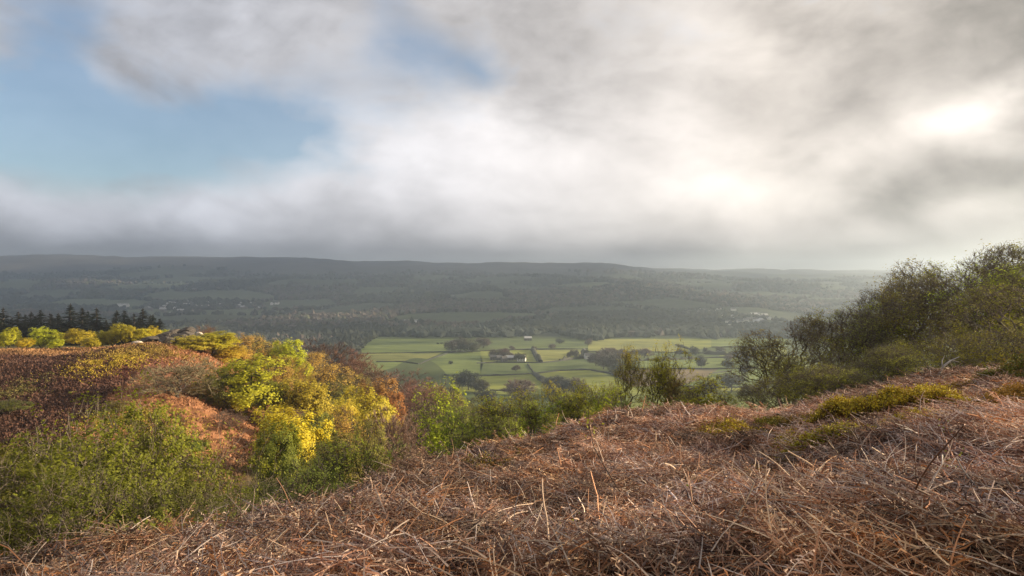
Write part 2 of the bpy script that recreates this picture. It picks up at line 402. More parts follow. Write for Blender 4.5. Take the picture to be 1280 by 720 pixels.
# ------------------------------------------------------------------ trees
def mst_tree(pts, bf=0.35):
    """balanced minimum spanning tree from pts[0]; returns parent array, order"""
    n = len(pts); par = np.full(n, -1); pl = np.zeros(n)
    D = np.linalg.norm(pts - pts[0], axis=1); cost = D.copy(); bp = np.zeros(n, int); done = np.zeros(n, bool); done[0] = True; cost[0] = 1e9
    order = [0]
    for _ in range(n - 1):
        i = int(np.argmin(cost)); p = bp[i]; par[i] = p; pl[i] = pl[p] + np.linalg.norm(pts[i] - pts[p]); done[i] = True; cost[i] = 1e9; order.append(i)
        d = np.linalg.norm(pts - pts[i], axis=1); c = d + bf * (pl[i] + d)
        upd = (~done) & (c < cost); cost[upd] = c[upd]; bp[upd] = i
    return par, order

def skeleton(g, height, env, n, trunks=1, trunk_frac=0.25, bf=0.35, tip=0.012, lean=0.0, power=2.4, trunk_top=0.75):
    """env(n) -> points in the crown. returns nodes, par, rad, dirs, tips(mask), main(mask)"""
    base = [np.zeros(3)]
    tr = []
    for k in range(trunks):
        a = g.uniform(0, 2 * PI); sp = 0 if trunks == 1 else g.uniform(0.10, 0.28) * height
        for t in np.linspace(0.05, trunk_top, 14):
            q = t / trunk_top
            tr.append([math.cos(a) * sp * q ** 1.2 + g.normal() * 0.012 * height + lean * t * t * height, math.sin(a) * sp * q ** 1.2 + g.normal() * 0.012 * height, t * height])
    E_ = env(n); E_[:, :2] -= E_[:, :2].mean(0)
    P = np.concatenate([base, np.array(tr), E_])
    par, order = mst_tree(P, bf)
    rad = np.zeros(len(P)); acc = np.zeros(len(P)); kids = np.zeros(len(P), int)
    bigkid = np.full(len(P), -1); big = np.zeros(len(P))
    for i in order[::-1]:
        rad[i] = max(tip, acc[i] ** (1 / power)) if kids[i] else tip
        p = par[i]
        if p >= 0:
            acc[p] += rad[i] ** power; kids[p] += 1
            if rad[i] > big[p]: big[p] = rad[i]; bigkid[p] = i
    d = np.zeros_like(P); m = par >= 0
    d[m] = norm(P[m] - P[par[m]]); d[0] = (0, 0, 1)
    main = np.zeros(len(P), bool); main[bigkid[bigkid >= 0]] = True
    return P, par, rad, d, kids == 0, main

def skel_mesh(g, P, par, rad, d, main, sel, sides, col=None, m=0):
    idx = np.where((par >= 0) & sel)[0]; p = par[idx]
    r1 = rad[idx]; mn = main[idx]
    r0 = np.where(mn, rad[p], np.minimum(rad[p], r1 * 1.25)); d0 = np.where(mn[:, None], d[p], d[idx])
    V, Q = tubes(P[p], P[idx], r0, r1, d0, d[idx], sides); g.add(V, Q, col, m)

def ell_env(g, height, cz, rx, rz, shell=0.55, lumps=9, squash=0.0, low=0.12, lump_s=1.0):
    """crown points in a lumpy ellipsoid: centre height cz, radii rx, rz (metres)"""
    L = rdir(lumps, g) * np.array([0.55, 0.55, 0.55]); L = np.concatenate([L, [[0, 0, 0]]]); L = L * (1 + 0.5 * (1 - lump_s)); LR_ = np.concatenate([g.uniform(0.38, 0.62, lumps) * lump_s, [0.6 * lump_s]])
    def f(n):
        k = g.integers(0, len(L), n); dr = rdir(n, g); rr = (shell + (1 - shell) * g.uniform(0, 1, n)) ** 0.8
        p = L[k] + dr * (LR_[k] * rr)[:, None]
        p = p * np.array([rx, rx, rz]) + np.array([0, 0, cz])
        p[:, 2] = np.maximum(p[:, 2], low * height + g.uniform(0, 0.15, n) * height)
        return p
    return f

def make_tree_meshes(name, seed, height, rx, cz, rz, nodes, kind, bark, trunks=1, leafn=8, leafsize=0.22, twigs=3, twiglen=0.5, twigw=0.03,
                     tip=0.012, shell=0.5, lumps=9, low=0.12, sides=5, leaf_spread=0.28, up=0.3, bf=0.35, trunk_top=0.72, lean=0.0, leafdens=1.0, droop=0.0, top_bias=0.0, clus=9, nb=1.2, lump_s=1.0):
    g = np.random.default_rng(seed)
    env = ell_env(g, height, cz, rx, rz, shell, lumps, low=low, lump_s=lump_s)
    P, par, rad, d, tips, main = skeleton(g, height, env, nodes, trunks, bf=bf, tip=tip, trunk_top=trunk_top, lean=lean)
    thick = rad > tip * 1.9
    ga = Geo(); skel_mesh(ga, P, par, rad, d, main, thick, sides)
    trunk = ga.mesh(name + '_trunk', [bark], smooth=True, col=False)
    gb = Geo()
    skel_mesh(gb, P, par, rad, d, main, ~thick, 3, m=1)
    fine = np.where(rad < tip * 2.6)[0]
    src = g.choice(fine, len(fine) * twigs) if twigs else fine[:0]
    ctr = np.array([0, 0, cz * 0.8])
    if twigs:
        n = len(src); o = norm(P[src] - ctr)
        dd = norm(o * 0.8 + d[src] * 0.6 + rdir(n, g) * 0.75 + np.array([0, 0, up])); ln = twiglen * g.uniform(0.4, 1.25, n)
        mid = P[src] + dd * ln[:, None] * 0.5; dd2 = norm(dd + rdir(n, g) * 0.35 + np.array([0, 0, up * 0.6 - droop])); end = mid + dd2 * ln[:, None] * 0.5
        PP = np.stack([P[src], mid, end], 1); w = np.stack([np.full(n, twigw), np.full(n, twigw * .75), np.full(n, twigw * .3)], 1)
        V, Q, _ = ribbons(PP, w, norm(np.cross(dd, rdir(n, g)))); gb.add(V, Q, None, 1)
        lp = np.concatenate([mid, end, (mid + end) / 2])
    else: lp = P[fine]
    if leafn:
        k = int(len(fine) * leafn * leafdens); cen = lp[g.integers(0, len(lp), max(k // clus, 4))] + g.normal(size=(max(k // clus, 4), 3)) * leaf_spread * 0.3
        pk = cen[g.integers(0, len(cen), k)] + g.normal(size=(k, 3)) * leaf_spread * 0.42
        keep = np.ones(k, bool)
        cl = vnoise(pk[:, 0] * 0.9 / (height / 8) + seed, pk[:, 2] * 0.9 / (height / 8) + pk[:, 1] * 0.6, seed)
        keep = g.uniform(size=k) < np.clip(0.75 + 1.1 * cl + top_bias * (pk[:, 2] - cz) / rz, 0.08, 1)
        pk = pk[keep]
        V, Q = leaves(pk, np.full(len(pk), leafsize), g, norm(pk - ctr) * nb + np.array([0, 0, .35]), jit=0.75); gb.add(V, Q, None, 0)
    crown = gb.mesh(name + '_crown', [kind, bark], smooth=False, col=False)
    crown['h'] = height; crown['w'] = rx * 2
    zt = np.concatenate(gb.V); crown['h'] = float(np.percentile(zt[:, 2], 99.7)); crown['w'] = float(np.percentile(zt[:, 0], 98.5) - np.percentile(zt[:, 0], 1.5))
    return trunk, crown

def place_tree(name, meshes, x, y, h, w, col, label, cat, group, rot=None, z=None, sink=0.15, both=None):
    trunk, crown = meshes
    e = bpy.data.objects.new(name, None); C.objects.link(e); e.empty_display_size = 0.5
    gz = float(H(x, y)) if z is None else z
    e.location = (x, y, gz - sink)
    s = h / crown['h']; sw = w / crown['w'] if w else s
    e.scale = (sw, sw, s); e.rotation_euler = (0, 0, rng.uniform(0, 2 * PI) if rot is None else rot)
    tag(e, label, cat, group)
    t = bpy.data.objects.new('trunk', trunk); c = bpy.data.objects.new('crown', crown)
    for o in (t, c): C.objects.link(o); o.parent = e
    j = rng.uniform(0.84, 1.2); hsh = rng.uniform(-0.08, 0.08)
    c.color = (col[0] * j * (1 + hsh), col[1] * j * (1 - hsh), col[2] * j, 1); t.color = (1, 1, 1, 1)
    return e

COLR = {'yellowgreen': (0.50, 0.45, 0.03), 'yellow': (0.52, 0.42, 0.045), 'golden': (0.47, 0.33, 0.07), 'orange': (0.38, 0.19, 0.055),
        'olive': (0.23, 0.21, 0.04), 'green': (0.19, 0.22, 0.028), 'brown': (0.21, 0.145, 0.10), 'redbrown': (0.20, 0.105, 0.07),
        'darkbrown': (0.11, 0.07, 0.055), 'grey': (0.12, 0.105, 0.09)}
WORD = {'yellowgreen': 'lime-yellow leafy', 'yellow': 'bright yellow', 'golden': 'golden-brown budding', 'orange': 'rusty orange', 'olive': 'olive-green',
        'green': 'deep green leafy', 'brown': 'bare twiggy brown', 'redbrown': 'reddish brown', 'darkbrown': 'dark brown bare', 'grey': 'grey bare'}

# leafy and bare woodland variants, nominal height 8 m
LEAFY = [make_tree_meshes('leafy%d' % i, 100 + i, 8, rx, cz, rz, 420, M_LEAF, M_BARK, trunks=t, leafn=44, leafsize=0.25, twigs=1, twiglen=0.4, low=0.2, twigw=0.035, tip=0.02, lumps=l, leaf_spread=0.42, shell=0.8, lump_s=0.86, nb=1.6)
         for i, (rx, cz, rz, t, l) in enumerate([(3.3, 5.0, 3.4, 1, 9), (3.6, 4.7, 3.6, 2, 12), (2.7, 5.0, 3.6, 1, 8), (3.9, 4.6, 3.3, 3, 11), (3.0, 4.9, 3.6, 2, 7)])]
SPARSE = [make_tree_meshes('sparse%d' % i, 120 + i, 8, rx, cz, rz, 420, M_LEAF, M_BARK, trunks=t, leafn=34, leafsize=0.17, twigs=5, twiglen=0.5, low=0.2, twigw=0.035, tip=0.02, lumps=l, leaf_spread=0.42, shell=0.7, lump_s=0.88, nb=1.5)
          for i, (rx, cz, rz, t, l) in enumerate([(3.6, 4.8, 3.5, 1, 10), (3.2, 5.0, 3.6, 2, 8), (3.9, 4.5, 3.4, 2, 12)])]
M_TWC = leaf_mat('budding_twigs', trans=0.15, var=0.4)
def bare_meshes(name, seed, rx, cz, rz, t, tl=1.0):
    a, b = make_tree_meshes(name, seed, 8, rx, cz, rz, 520, M_TWC, M_BARK, trunks=t, leafn=9, leafsize=0.10, twigs=13, twiglen=tl * 0.65, twigw=0.032, tip=0.02, leaf_spread=0.5, shell=0.5)
    b.materials[1] = M_TWC
    return a, b
BARE = [bare_meshes('bare%d' % i, 140 + i, *q) for i, q in enumerate([(3.7, 4.7, 3.5, 1), (3.4, 4.8, 3.6, 2), (4.0, 4.3, 3.2, 1)])]
print('tree meshes', time.time() - T0)

VAR = {'yellowgreen': LEAFY, 'yellow': LEAFY, 'golden': SPARSE, 'orange': LEAFY[1:3], 'olive': SPARSE + LEAFY[:1], 'green': LEAFY, 'brown': BARE, 'redbrown': BARE, 'darkbrown': BARE, 'grey': BARE}
# the wood on the near valley side: image column, image row of the top, depth, crown width in pixels, kind, what it stands by
wood = [
 (362,508,76,78,'yellowgreen','at the foot of the red bank'), (424,512,100,66,'golden','behind the yellow-green bush below the bracken'), (491,510,112,66,'brown','rounded, between the yellow tree and the ridge birch'),
 (305,444,122,92,'yellowgreen','large, above the red earth bank'), (262,414,156,56,'yellowgreen','beside the rock outcrop'), (298,416,172,52,'golden','on the skyline right of the rocks'),
 (330,418,182,50,'golden','second on the skyline right of the rocks'), (357,424,180,38,'yellowgreen','small, on the wood skyline'), (404,420,232,66,'darkbrown','rounded, on the wood skyline above the fields'),
 (434,434,232,58,'redbrown','on the wood skyline beside the dark brown crown'), (462,450,236,56,'redbrown','below the wood skyline near the first field'), (470,462,168,44,'orange','glowing in the middle of the wood'),
 (500,453,262,84,'brown','wide, at the wood edge under the pale field'), (486,490,150,34,'orange','small, at the foot of the tall orange crown'), (398,449,162,72,'golden','in the heart of the wood'),
 (376,472,124,58,'yellow','in front of the golden crowns'), (452,484,132,74,'yellow','low, in front of the orange tree'), (412,476,146,54,'olive','between two yellow crowns'),
 (342,446,140,50,'golden','behind the large lime-yellow tree'), (560,458,300,50,'olive','at the lower edge of the wood'), (536,462,290,44,'golden','above the ridge birch'),
 (585,470,262,50,'olive','where the wood meets the valley fields'), (606,482,240,44,'olive','lowest in the wood, by the field wall'), (240,430,150,44,'yellow','below the rock outcrop'), (256,406,176,26,'redbrown','small, behind the pale boulder'),
 (330,474,122,50,'green','shaded, over the red bank'), (276,462,118,48,'olive','on the bank behind the bare shrub'), (390,514,88,44,'olive','in the gully below the yellow crown'),
 (460,520,92,46,'olive','in the gully, left of the rounded bare tree'), (526,496,120,44,'darkbrown','shaded, behind the ridge birch'),
 (634,490,200,44,'green','dark, under the first field wall'), (648,477,330,30,'golden','round and lone, above the ridge shrubs'), (318,424,196,44,'olive','half hidden on the wood skyline'),
 (380,440,200,48,'golden','behind the golden crowns near the skyline'), (440,462,190,44,'olive','between the orange and the golden crowns'), (350,530,66,50,'green','below the yellow crown at the gully'),
 (520,475,230,54,'redbrown','behind the bare brown crowns'), (552,480,200,46,'olive','behind the ridge birch'), (575,492,150,50,'green','above the ridge shrubs'),
 (415,545,62,60,'olive','low in the gully'), (282,432,160,46,'yellow','right of the lime-yellow tree by the rocks'), (368,446,176,40,'yellowgreen','peeping over the golden crowns'),
 (480,474,205,40,'darkbrown','right behind the orange crown'), (430,500,120,40,'yellow','squeezed between two yellow crowns'), (545,470,240,40,'redbrown','small, near the lower wood edge'),
]
wi = 0
def wood_tree(x, ytop, Y, w, kd, desc):
    global wi
    X = ux(x) * Y; gz = float(H(X, Y)); top = zpix(ytop, Y); h = top - gz
    h = min(max(h, 4.0), 16.0); wm = w / F * Y * 1.06
    v = VAR[kd][wi % len(VAR[kd])]; wi += 1
    return place_tree('tree', v, X, Y, h, wm, COLR[kd], desc, 'tree', 'trees of the wood on the near valley side')
for (x, yt, Y, w, kd, desc) in wood: wood_tree(x, yt, Y, w, kd, WORD[kd] + ' tree ' + desc)
# the crowns that fill the wood between those
fill = []
occ = [(ux(q[0]) * q[2], q[2]) for q in wood]
tries = 0
while len(fill) < 84 and tries < 6000:
    tries += 1
    x = rng.uniform(245, 640); Y = math.exp(rng.uniform(math.log(85), math.log(420)))
    X = ux(x) * Y
    if X + 0.12 * (Y - 90) < -36 and Y < 185: continue
    if x > 560 and Y < 130: continue
    if x < 352 and Y < 128: continue
    if any((X - a) ** 2 + (Y - b) ** 2 < (4.6 + Y * 0.012) ** 2 for a, b in occ): continue
    gz = float(H(X, Y)); hmax = zpix(410 + max(0, x - 380) * 0.42, Y) - gz
    if hmax < 4: continue
    h = min(rng.uniform(5.5, 8.5), hmax * rng.uniform(0.8, 0.97)); occ.append((X, Y)); fill.append((x, X, Y, h))
kinds = ['golden', 'olive', 'brown', 'yellowgreen', 'redbrown', 'green', 'yellow', 'darkbrown']
rowsk = {}
for f in fill:
    pr = np.array([3, 3.4, 2.2, 1.4, 1.2, 1.4, 1.2, 0.8]) if f[0] < 470 else np.array([1.2, 4, 2.5, 0.3, 1.6, 2.5, 0.2, 1.6])
    rowsk.setdefault(kinds[rng.choice(8, p=pr / pr.sum())], []).append(f)
ORD = ['first', 'second', 'third', 'fourth', 'fifth', 'sixth', 'seventh', 'eighth', 'ninth', 'tenth', 'eleventh', 'twelfth', 'thirteenth', 'fourteenth', 'fifteenth', 'sixteenth', 'seventeenth',
       'eighteenth', 'nineteenth', 'twentieth'] + ['twenty-' + q for q in ['first', 'second', 'third', 'fourth', 'fifth', 'sixth', 'seventh', 'eighth', 'ninth']] + ['thirtieth'] + \
      ['thirty-' + q for q in ['first', 'second', 'third', 'fourth', 'fifth', 'sixth', 'seventh', 'eighth', 'ninth']] + ['fortieth'] + ['forty-' + q for q in ['first', 'second', 'third', 'fourth', 'fifth', 'sixth', 'seventh', 'eighth', 'ninth']]
for kd, lst in rowsk.items():
    lst.sort(key=lambda q: q[0])
    for i, (x, X, Y, h) in enumerate(lst):
        place_tree('tree', VAR[kd][i % len(VAR[kd])], X, Y, h, h * rng.uniform(0.78, 0.95), COLR[kd],
                   '%s tree filling the wood, %s from the left among its colour' % (WORD[kd], ORD[i]), 'tree', 'infill trees of the wood on the near valley side')
print('wood', len(fill), time.time() - T0)

# birches before the conifers
birch = [(10,412,172,34),(50,411,176,38),(30,428,168,22),(73,418,180,28),(97,413,176,44),(68,428,162,20),(113,424,162,22),(122,416,184,26),(137,414,186,26),(150,407,184,30),(163,411,182,24),(178,413,184,26),(191,410,186,24),(-12,420,172,30),(205,414,190,20)]
birch.sort()
for i, (x, yt, Y, w) in enumerate(birch):
    X = ux(x) * Y; gz = float(H(X, Y)); h = max(zpix(yt - 3, Y) - gz, 2.8)
    place_tree('birch_tree', LEAFY[i % 5], X, Y, h, w / F * Y * 0.86, COLR['yellowgreen'],
               'small sunlit lime-yellow birch before the dark conifers, %s from the left' % ORD[i], 'birch', 'sunlit birches on the spur')

# conifers
def conifer(seed, h=13.0):
    g = np.random.default_rng(seed); ga = Geo(); gb = Geo()
    zs = np.linspace(0, h, 12); P = np.stack([g.normal(size=12) * 0.03, g.normal(size=12) * 0.03, zs * 1.02], 1)[None]
    V, Q, _ = polytube(P, np.linspace(0.2, 0.02, 12)[None], 6); ga.add(V, Q)
    nb = 240; t = g.uniform(0.03, 0.99, nb); z = h * t; ln = (h * 0.20) * (1 - t) ** 1.05 * g.uniform(0.6, 1.25, nb) + 0.05
    a = g.uniform(0, 2 * PI, nb)
    o = np.stack([np.cos(a), np.sin(a), np.zeros(nb)], 1); up = np.array([0, 0, 1.0])
    k = 6; s = np.linspace(0, 1, k)
    B = np.zeros((nb, k, 3))
    for i in range(k): B[:, i] = o * (ln * s[i])[:, None] + up * (z + ln * (0.12 * s[i] - 0.55 * s[i] ** 1.4 + 0.3 * s[i] ** 3))[:, None]
    V, Q, _ = polytube(B, np.linspace(0.035, 0.008, k)[None].repeat(nb, 0), 3); gb.add(V, Q, None, 1)
    # sprays along each branch
    m = 26
    bi = np.repeat(np.arange(nb), m); tt = g.uniform(0.1, 1, nb * m); f = tt * (k - 1); i0 = np.minimum(f.astype(int), k - 2); fr = (f - i0)[:, None]
    c = B[bi, i0] * (1 - fr) + B[bi, i0 + 1] * fr
    side = np.cross(o[bi], up) * np.sign(g.normal(size=nb * m))[:, None]
    dd = norm(side * 0.8 + o[bi] * 0.7 + up * g.uniform(-0.75, 0.1, (nb * m, 1))); l = (0.42 * (1 - 0.5 * tt) * g.uniform(.5, 1.2, nb * m) * np.clip(ln[bi] * 0.6 + 0.15, 0.2, 1))[:, None]
    PP = np.stack([c, c + dd * l * 0.5, c + dd * l - up * l * 0.25], 1); w = np.array([0.06, 0.15, 0.02])[None] * g.uniform(.7, 1.3, (nb * m, 1))
    V, Q, _ = ribbons(PP, w, norm(np.cross(dd, rdir(nb * m, g)))); gb.add(V, Q, None, 0)
    t_ = ga.mesh('conifer_trunk', [M_BARK], col=False); c_ = gb.mesh('conifer_crown', [M_NEEDLE, M_BARK], col=False)
    c_['h'] = h; c_['w'] = h * 0.38
    return t_, c_
CON = [conifer(200 + i) for i in range(4)]
con = [(-14,388,236,34),(3,387,238,34),(22,391,242,30),(38,390,246,26),(50,389,240,28),(62,391,246,28),(72,391,238,28),(87,381,236,36),(102,387,242,32),(120,384,236,36),(132,398,248,28),(145,390,242,30),(155,388,236,30),(167,391,246,28),(178,384,238,34),(190,391,242,34),(199,397,238,28)]
for i, (x, yt, Y, w) in enumerate(con):
    X = ux(x) * Y; gz = float(H(X, Y)); h = zpix(yt, Y) - gz
    place_tree('conifer_tree', CON[i % 4], X, Y, h * rng.uniform(0.95, 1.06), w / F * Y * 2.1, (0.020, 0.027, 0.016), 'dark conifer in the row on the spur, %s from the left' % ORD[i], 'conifer', 'dark conifers on the spur')
# a second row behind closes the belt
for i in range(14):
    x = -20 + i * 16 + rng.uniform(-4, 4); Y = rng.uniform(252, 270); X = ux(x) * Y; gz = float(H(X, Y)); h = zpix(rng.uniform(388, 400), Y) - gz
    place_tree('conifer_tree', CON[i % 4], X, Y, max(h, 7), 52 / F * Y, (0.018, 0.025, 0.015), 'lower dark conifer of the back row, half hidden, %s from the left' % ORD[i], 'conifer', 'back row of conifers on the spur')

# rock outcrop on the skyline
def boulder(seed, sx, sy, sz, col=None):
    g = np.random.default_rng(seed)
    import bmesh
    bm = bmesh.new(); bmesh.ops.create_icosphere(bm, subdivisions=4, radius=1)
    V = np.array([v.co[:] for v in bm.verts])
    # cut by planes for a blocky, bedded shape
    for _ in range(11):
        nrm = rdir(1, g)[0]; nrm[2] *= 0.8; nrm /= np.linalg.norm(nrm); dd = g.uniform(0.55, 0.8); p = V @ nrm
        V = V - np.maximum(p - dd, 0)[:, None] * nrm * 0.92
    V = V + 0.05 * fbm(V[:, 0] * 3 + seed, V[:, 2] * 4 + V[:, 1] * 2, 4, seed)[:, None] * norm(V)
    V[:, :] += 0
    V *= np.array([sx, sy, sz])
    for v, c in zip(bm.verts, V): v.co = c
    me = bpy.data.meshes.new('boulder'); bm.to_mesh(me); bm.free(); me.materials.append(M_ROCK)
    return me
M_ROCKP = rough_mat('pale_gritstone', (0.62, 0.52, 0.42), (0.36, 0.30, 0.25), 0.8, bump=0.2)
rocks = [(243,413.5,158,2.6,1.6,0.9,-0.12,1,'pale sunlit boulder capping the rock outcrop'), (248,420,157,1.3,1.0,1.0,0.2,1,'small pale boulder under the capping boulder'),
         (226,415.5,159,2.5,1.8,0.9,-0.25,0,'dark slab leaning below the pale capping boulder'), (214,418,158,2.2,1.5,0.8,-0.2,0,'dark slab in the middle of the outcrop'),
         (201,422,156,2.6,1.6,0.7,-0.2,0,'long dark slab stepping down the outcrop'), (188,424.5,154,2.0,1.3,0.6,-0.15,0,'low dark rock at the left of the outcrop'),
         (236,421,156,1.6,1.3,1.1,0.1,0,'dark block beneath the outcrop cap'), (222,423,154,1.9,1.5,1.0,-0.1,0,'dark block at the foot of the outcrop'),
         (171,430,150,1.1,0.8,0.5,0,1,'small pale stone below the outcrop on the grass'), (208,426,152,1.7,1.3,0.8,0.1,0,'rounded dark rock among the bracken by the outcrop')]
for i, (x, y, Y, sx, sy, sz, tilt, pale, lab) in enumerate(rocks):
    sx *= 1.3; sz *= 1.35; sy *= 1.2; me = boulder(300 + i, sx, sy, sz)
    if pale: me.materials[0] = M_ROCKP
    X = ux(x) * Y; z = zpix(y, Y); gz = float(H(X, Y))
    o = add_obj('boulder', me, None, (X, Y, min(z, gz + sz * 2.2)), lab, 'boulder', 'boulders of the outcrop'); o.rotation_euler = (0, tilt, rng.uniform(-.4, .4))

# bare spreading shrub and its neighbours on the spur
def spot(x, Y): X = ux(x) * Y; return X, Y
X, Y = spot(221, 112); place_tree('bare_shrub', BARE[2], X, Y, 7.2, 82 / F * Y * 1.2, (0.22, 0.16, 0.095), 'spreading bare shrub with twiggy brown crown on the spur', 'shrub', None, sink=0.9)
for (x, Y, h, w, kd, lab) in [(144, 102, 2.4, 3.6, 'olive', 'dark olive bush casting a shadow on the spur bracken'), (240, 92, 2.0, 3.0, 'green', 'small green bush on the rim of the red bank'),
                              (212, 84, 2.2, 5.5, 'olive', 'low olive bush above the big green thicket'), (5, 100, 2.6, 5, 'olive', 'olive bush on the spur at the picture edge'), (20, 74, 3.2, 5.5, 'olive', 'mossy olive bush low on the spur'),
                              (88, 112, 0.8, 1.4, 'yellowgreen', 'tiny lime-green bush alone in the dark bracken'), (250, 118, 3.0, 5, 'golden', 'golden bush behind the bare spreading shrub'), (285, 104, 3.2, 5, 'brown', 'brown bush at the top of the red bank'),
                              (330, 86, 2.4, 4.2, 'olive', 'olive bush beside the red bank foot'), (322, 60, 2.8, 4.5, 'green', 'green bush at the bottom of the red bank'), (268, 66, 1.6, 2.6, 'olive', 'small olive bush on the red bank')]:
    X, Y = spot(x, Y); place_tree('bush', VAR[kd][int(x) % len(VAR[kd])], X, Y, h, w, tuple(q * 0.8 for q in COLR[kd]), lab, 'bush', 'bushes on the spur', sink=0.4)
print('spur', time.time() - T0)

# ------------------------------------------------------------------ near thickets (detailed meshes)
def near_meshes(name, seed, height, rx, cz, rz, nodes, leafn, leafsize, twigs, twiglen, clus=8, tip=0.006, trunks=4, twigw=0.010, up=0.4, shell=0.35, bf=0.3, low=0.2, bark=M_BARK, leafdens=1.0, lump_s=1.0, lumps=12, spread=0.12, top=0.8, lean=0.0, top_bias=0.0):
    return make_tree_meshes(name, seed, height, rx, cz, rz, nodes, M_LEAF, bark, trunks=trunks, leafn=leafn, leafsize=leafsize, twigs=twigs, twiglen=twiglen, twigw=twigw, tip=tip,
                            shell=shell, lumps=lumps, low=low, sides=6, leaf_spread=spread, up=up, bf=bf, trunk_top=top, leafdens=leafdens, lean=lean, top_bias=top_bias, clus=clus, lump_s=lump_s)
BIG = [near_meshes('thicket%d' % i, 400 + i, 5, 3.2, 2.6, 2.5, 1300, 20, 0.095, 3, 0.45, clus=20, spread=0.19, bark=M_BARKL) for i in range(2)]
g1 = (0.23, 0.27, 0.02)
for (x, Y, yt, w, col, lab) in [(60, 20, 512, 5.8, g1, 'dense green thicket filling the lower left corner'), (140, 23, 488, 6.6, (0.28, 0.31, 0.022), 'tallest green thicket in the gully, below the spur'),
                                (230, 24, 528, 5.0, (0.21, 0.235, 0.02), 'dark-stemmed green thicket right of the tallest one'), (-30, 17, 550, 4.6, (0.2, 0.21, 0.025), 'green thicket cut by the left picture edge'), (110, 16, 562, 4.0, (0.21, 0.23, 0.025), 'low green thicket just beyond the bracken edge'),
                                (205, 17, 590, 3.4, (0.18, 0.195, 0.03), 'dark low green thicket behind the bracken rim'), (285, 20, 600, 3.0, (0.22, 0.22, 0.03), 'thin green thicket before the red bank')]:
    X = ux(x) * Y; gz = float(H(X, Y)); h = zpix(yt, Y) - gz
    place_tree('thicket', BIG[wi % 2], X, Y, max(h, 2), w, (col[0] * 0.78, col[1] * 0.74, col[2] * 0.8), lab, 'bush', 'green thickets in the gully', sink=0.3); wi += 1
SHR = [near_meshes('shrub%d' % i, 420 + i, 3, 1.5, 1.6, 1.5, 700, 13, 0.065, 3, 0.32, tip=0.005, trunks=6, twigw=0.008, up=0.9) for i in range(2)]
for (x, Y, yt, w, col, lab) in [(440, 30, 538, 3.4, (0.22, 0.24, 0.02), 'upright yellow-green bush below the bracken edge'), (372, 27, 572, 3.6, (0.17, 0.18, 0.03), 'loose green bush left of the upright one'),
                                (335, 24, 598, 2.6, (0.14, 0.15, 0.025), 'small green bush at the mouth of the gully'), (405, 38, 560, 3.4, (0.17, 0.18, 0.025), 'green bush behind the upright bush'), (318, 34, 590, 3.2, (0.14, 0.15, 0.03), 'thin green bush at the bank foot'),
                                (415, 21, 596, 1.6, (0.16, 0.17, 0.02), 'low green bush tucked against the bracken slope')]:
    X = ux(x) * Y; gz = float(H(X, Y)); h = zpix(yt, Y) - gz
    place_tree('bush', SHR[wi % 2], X, Y, max(h, 1), w, col, lab, 'bush', 'bushes below the bracken edge', sink=0.2); wi += 1

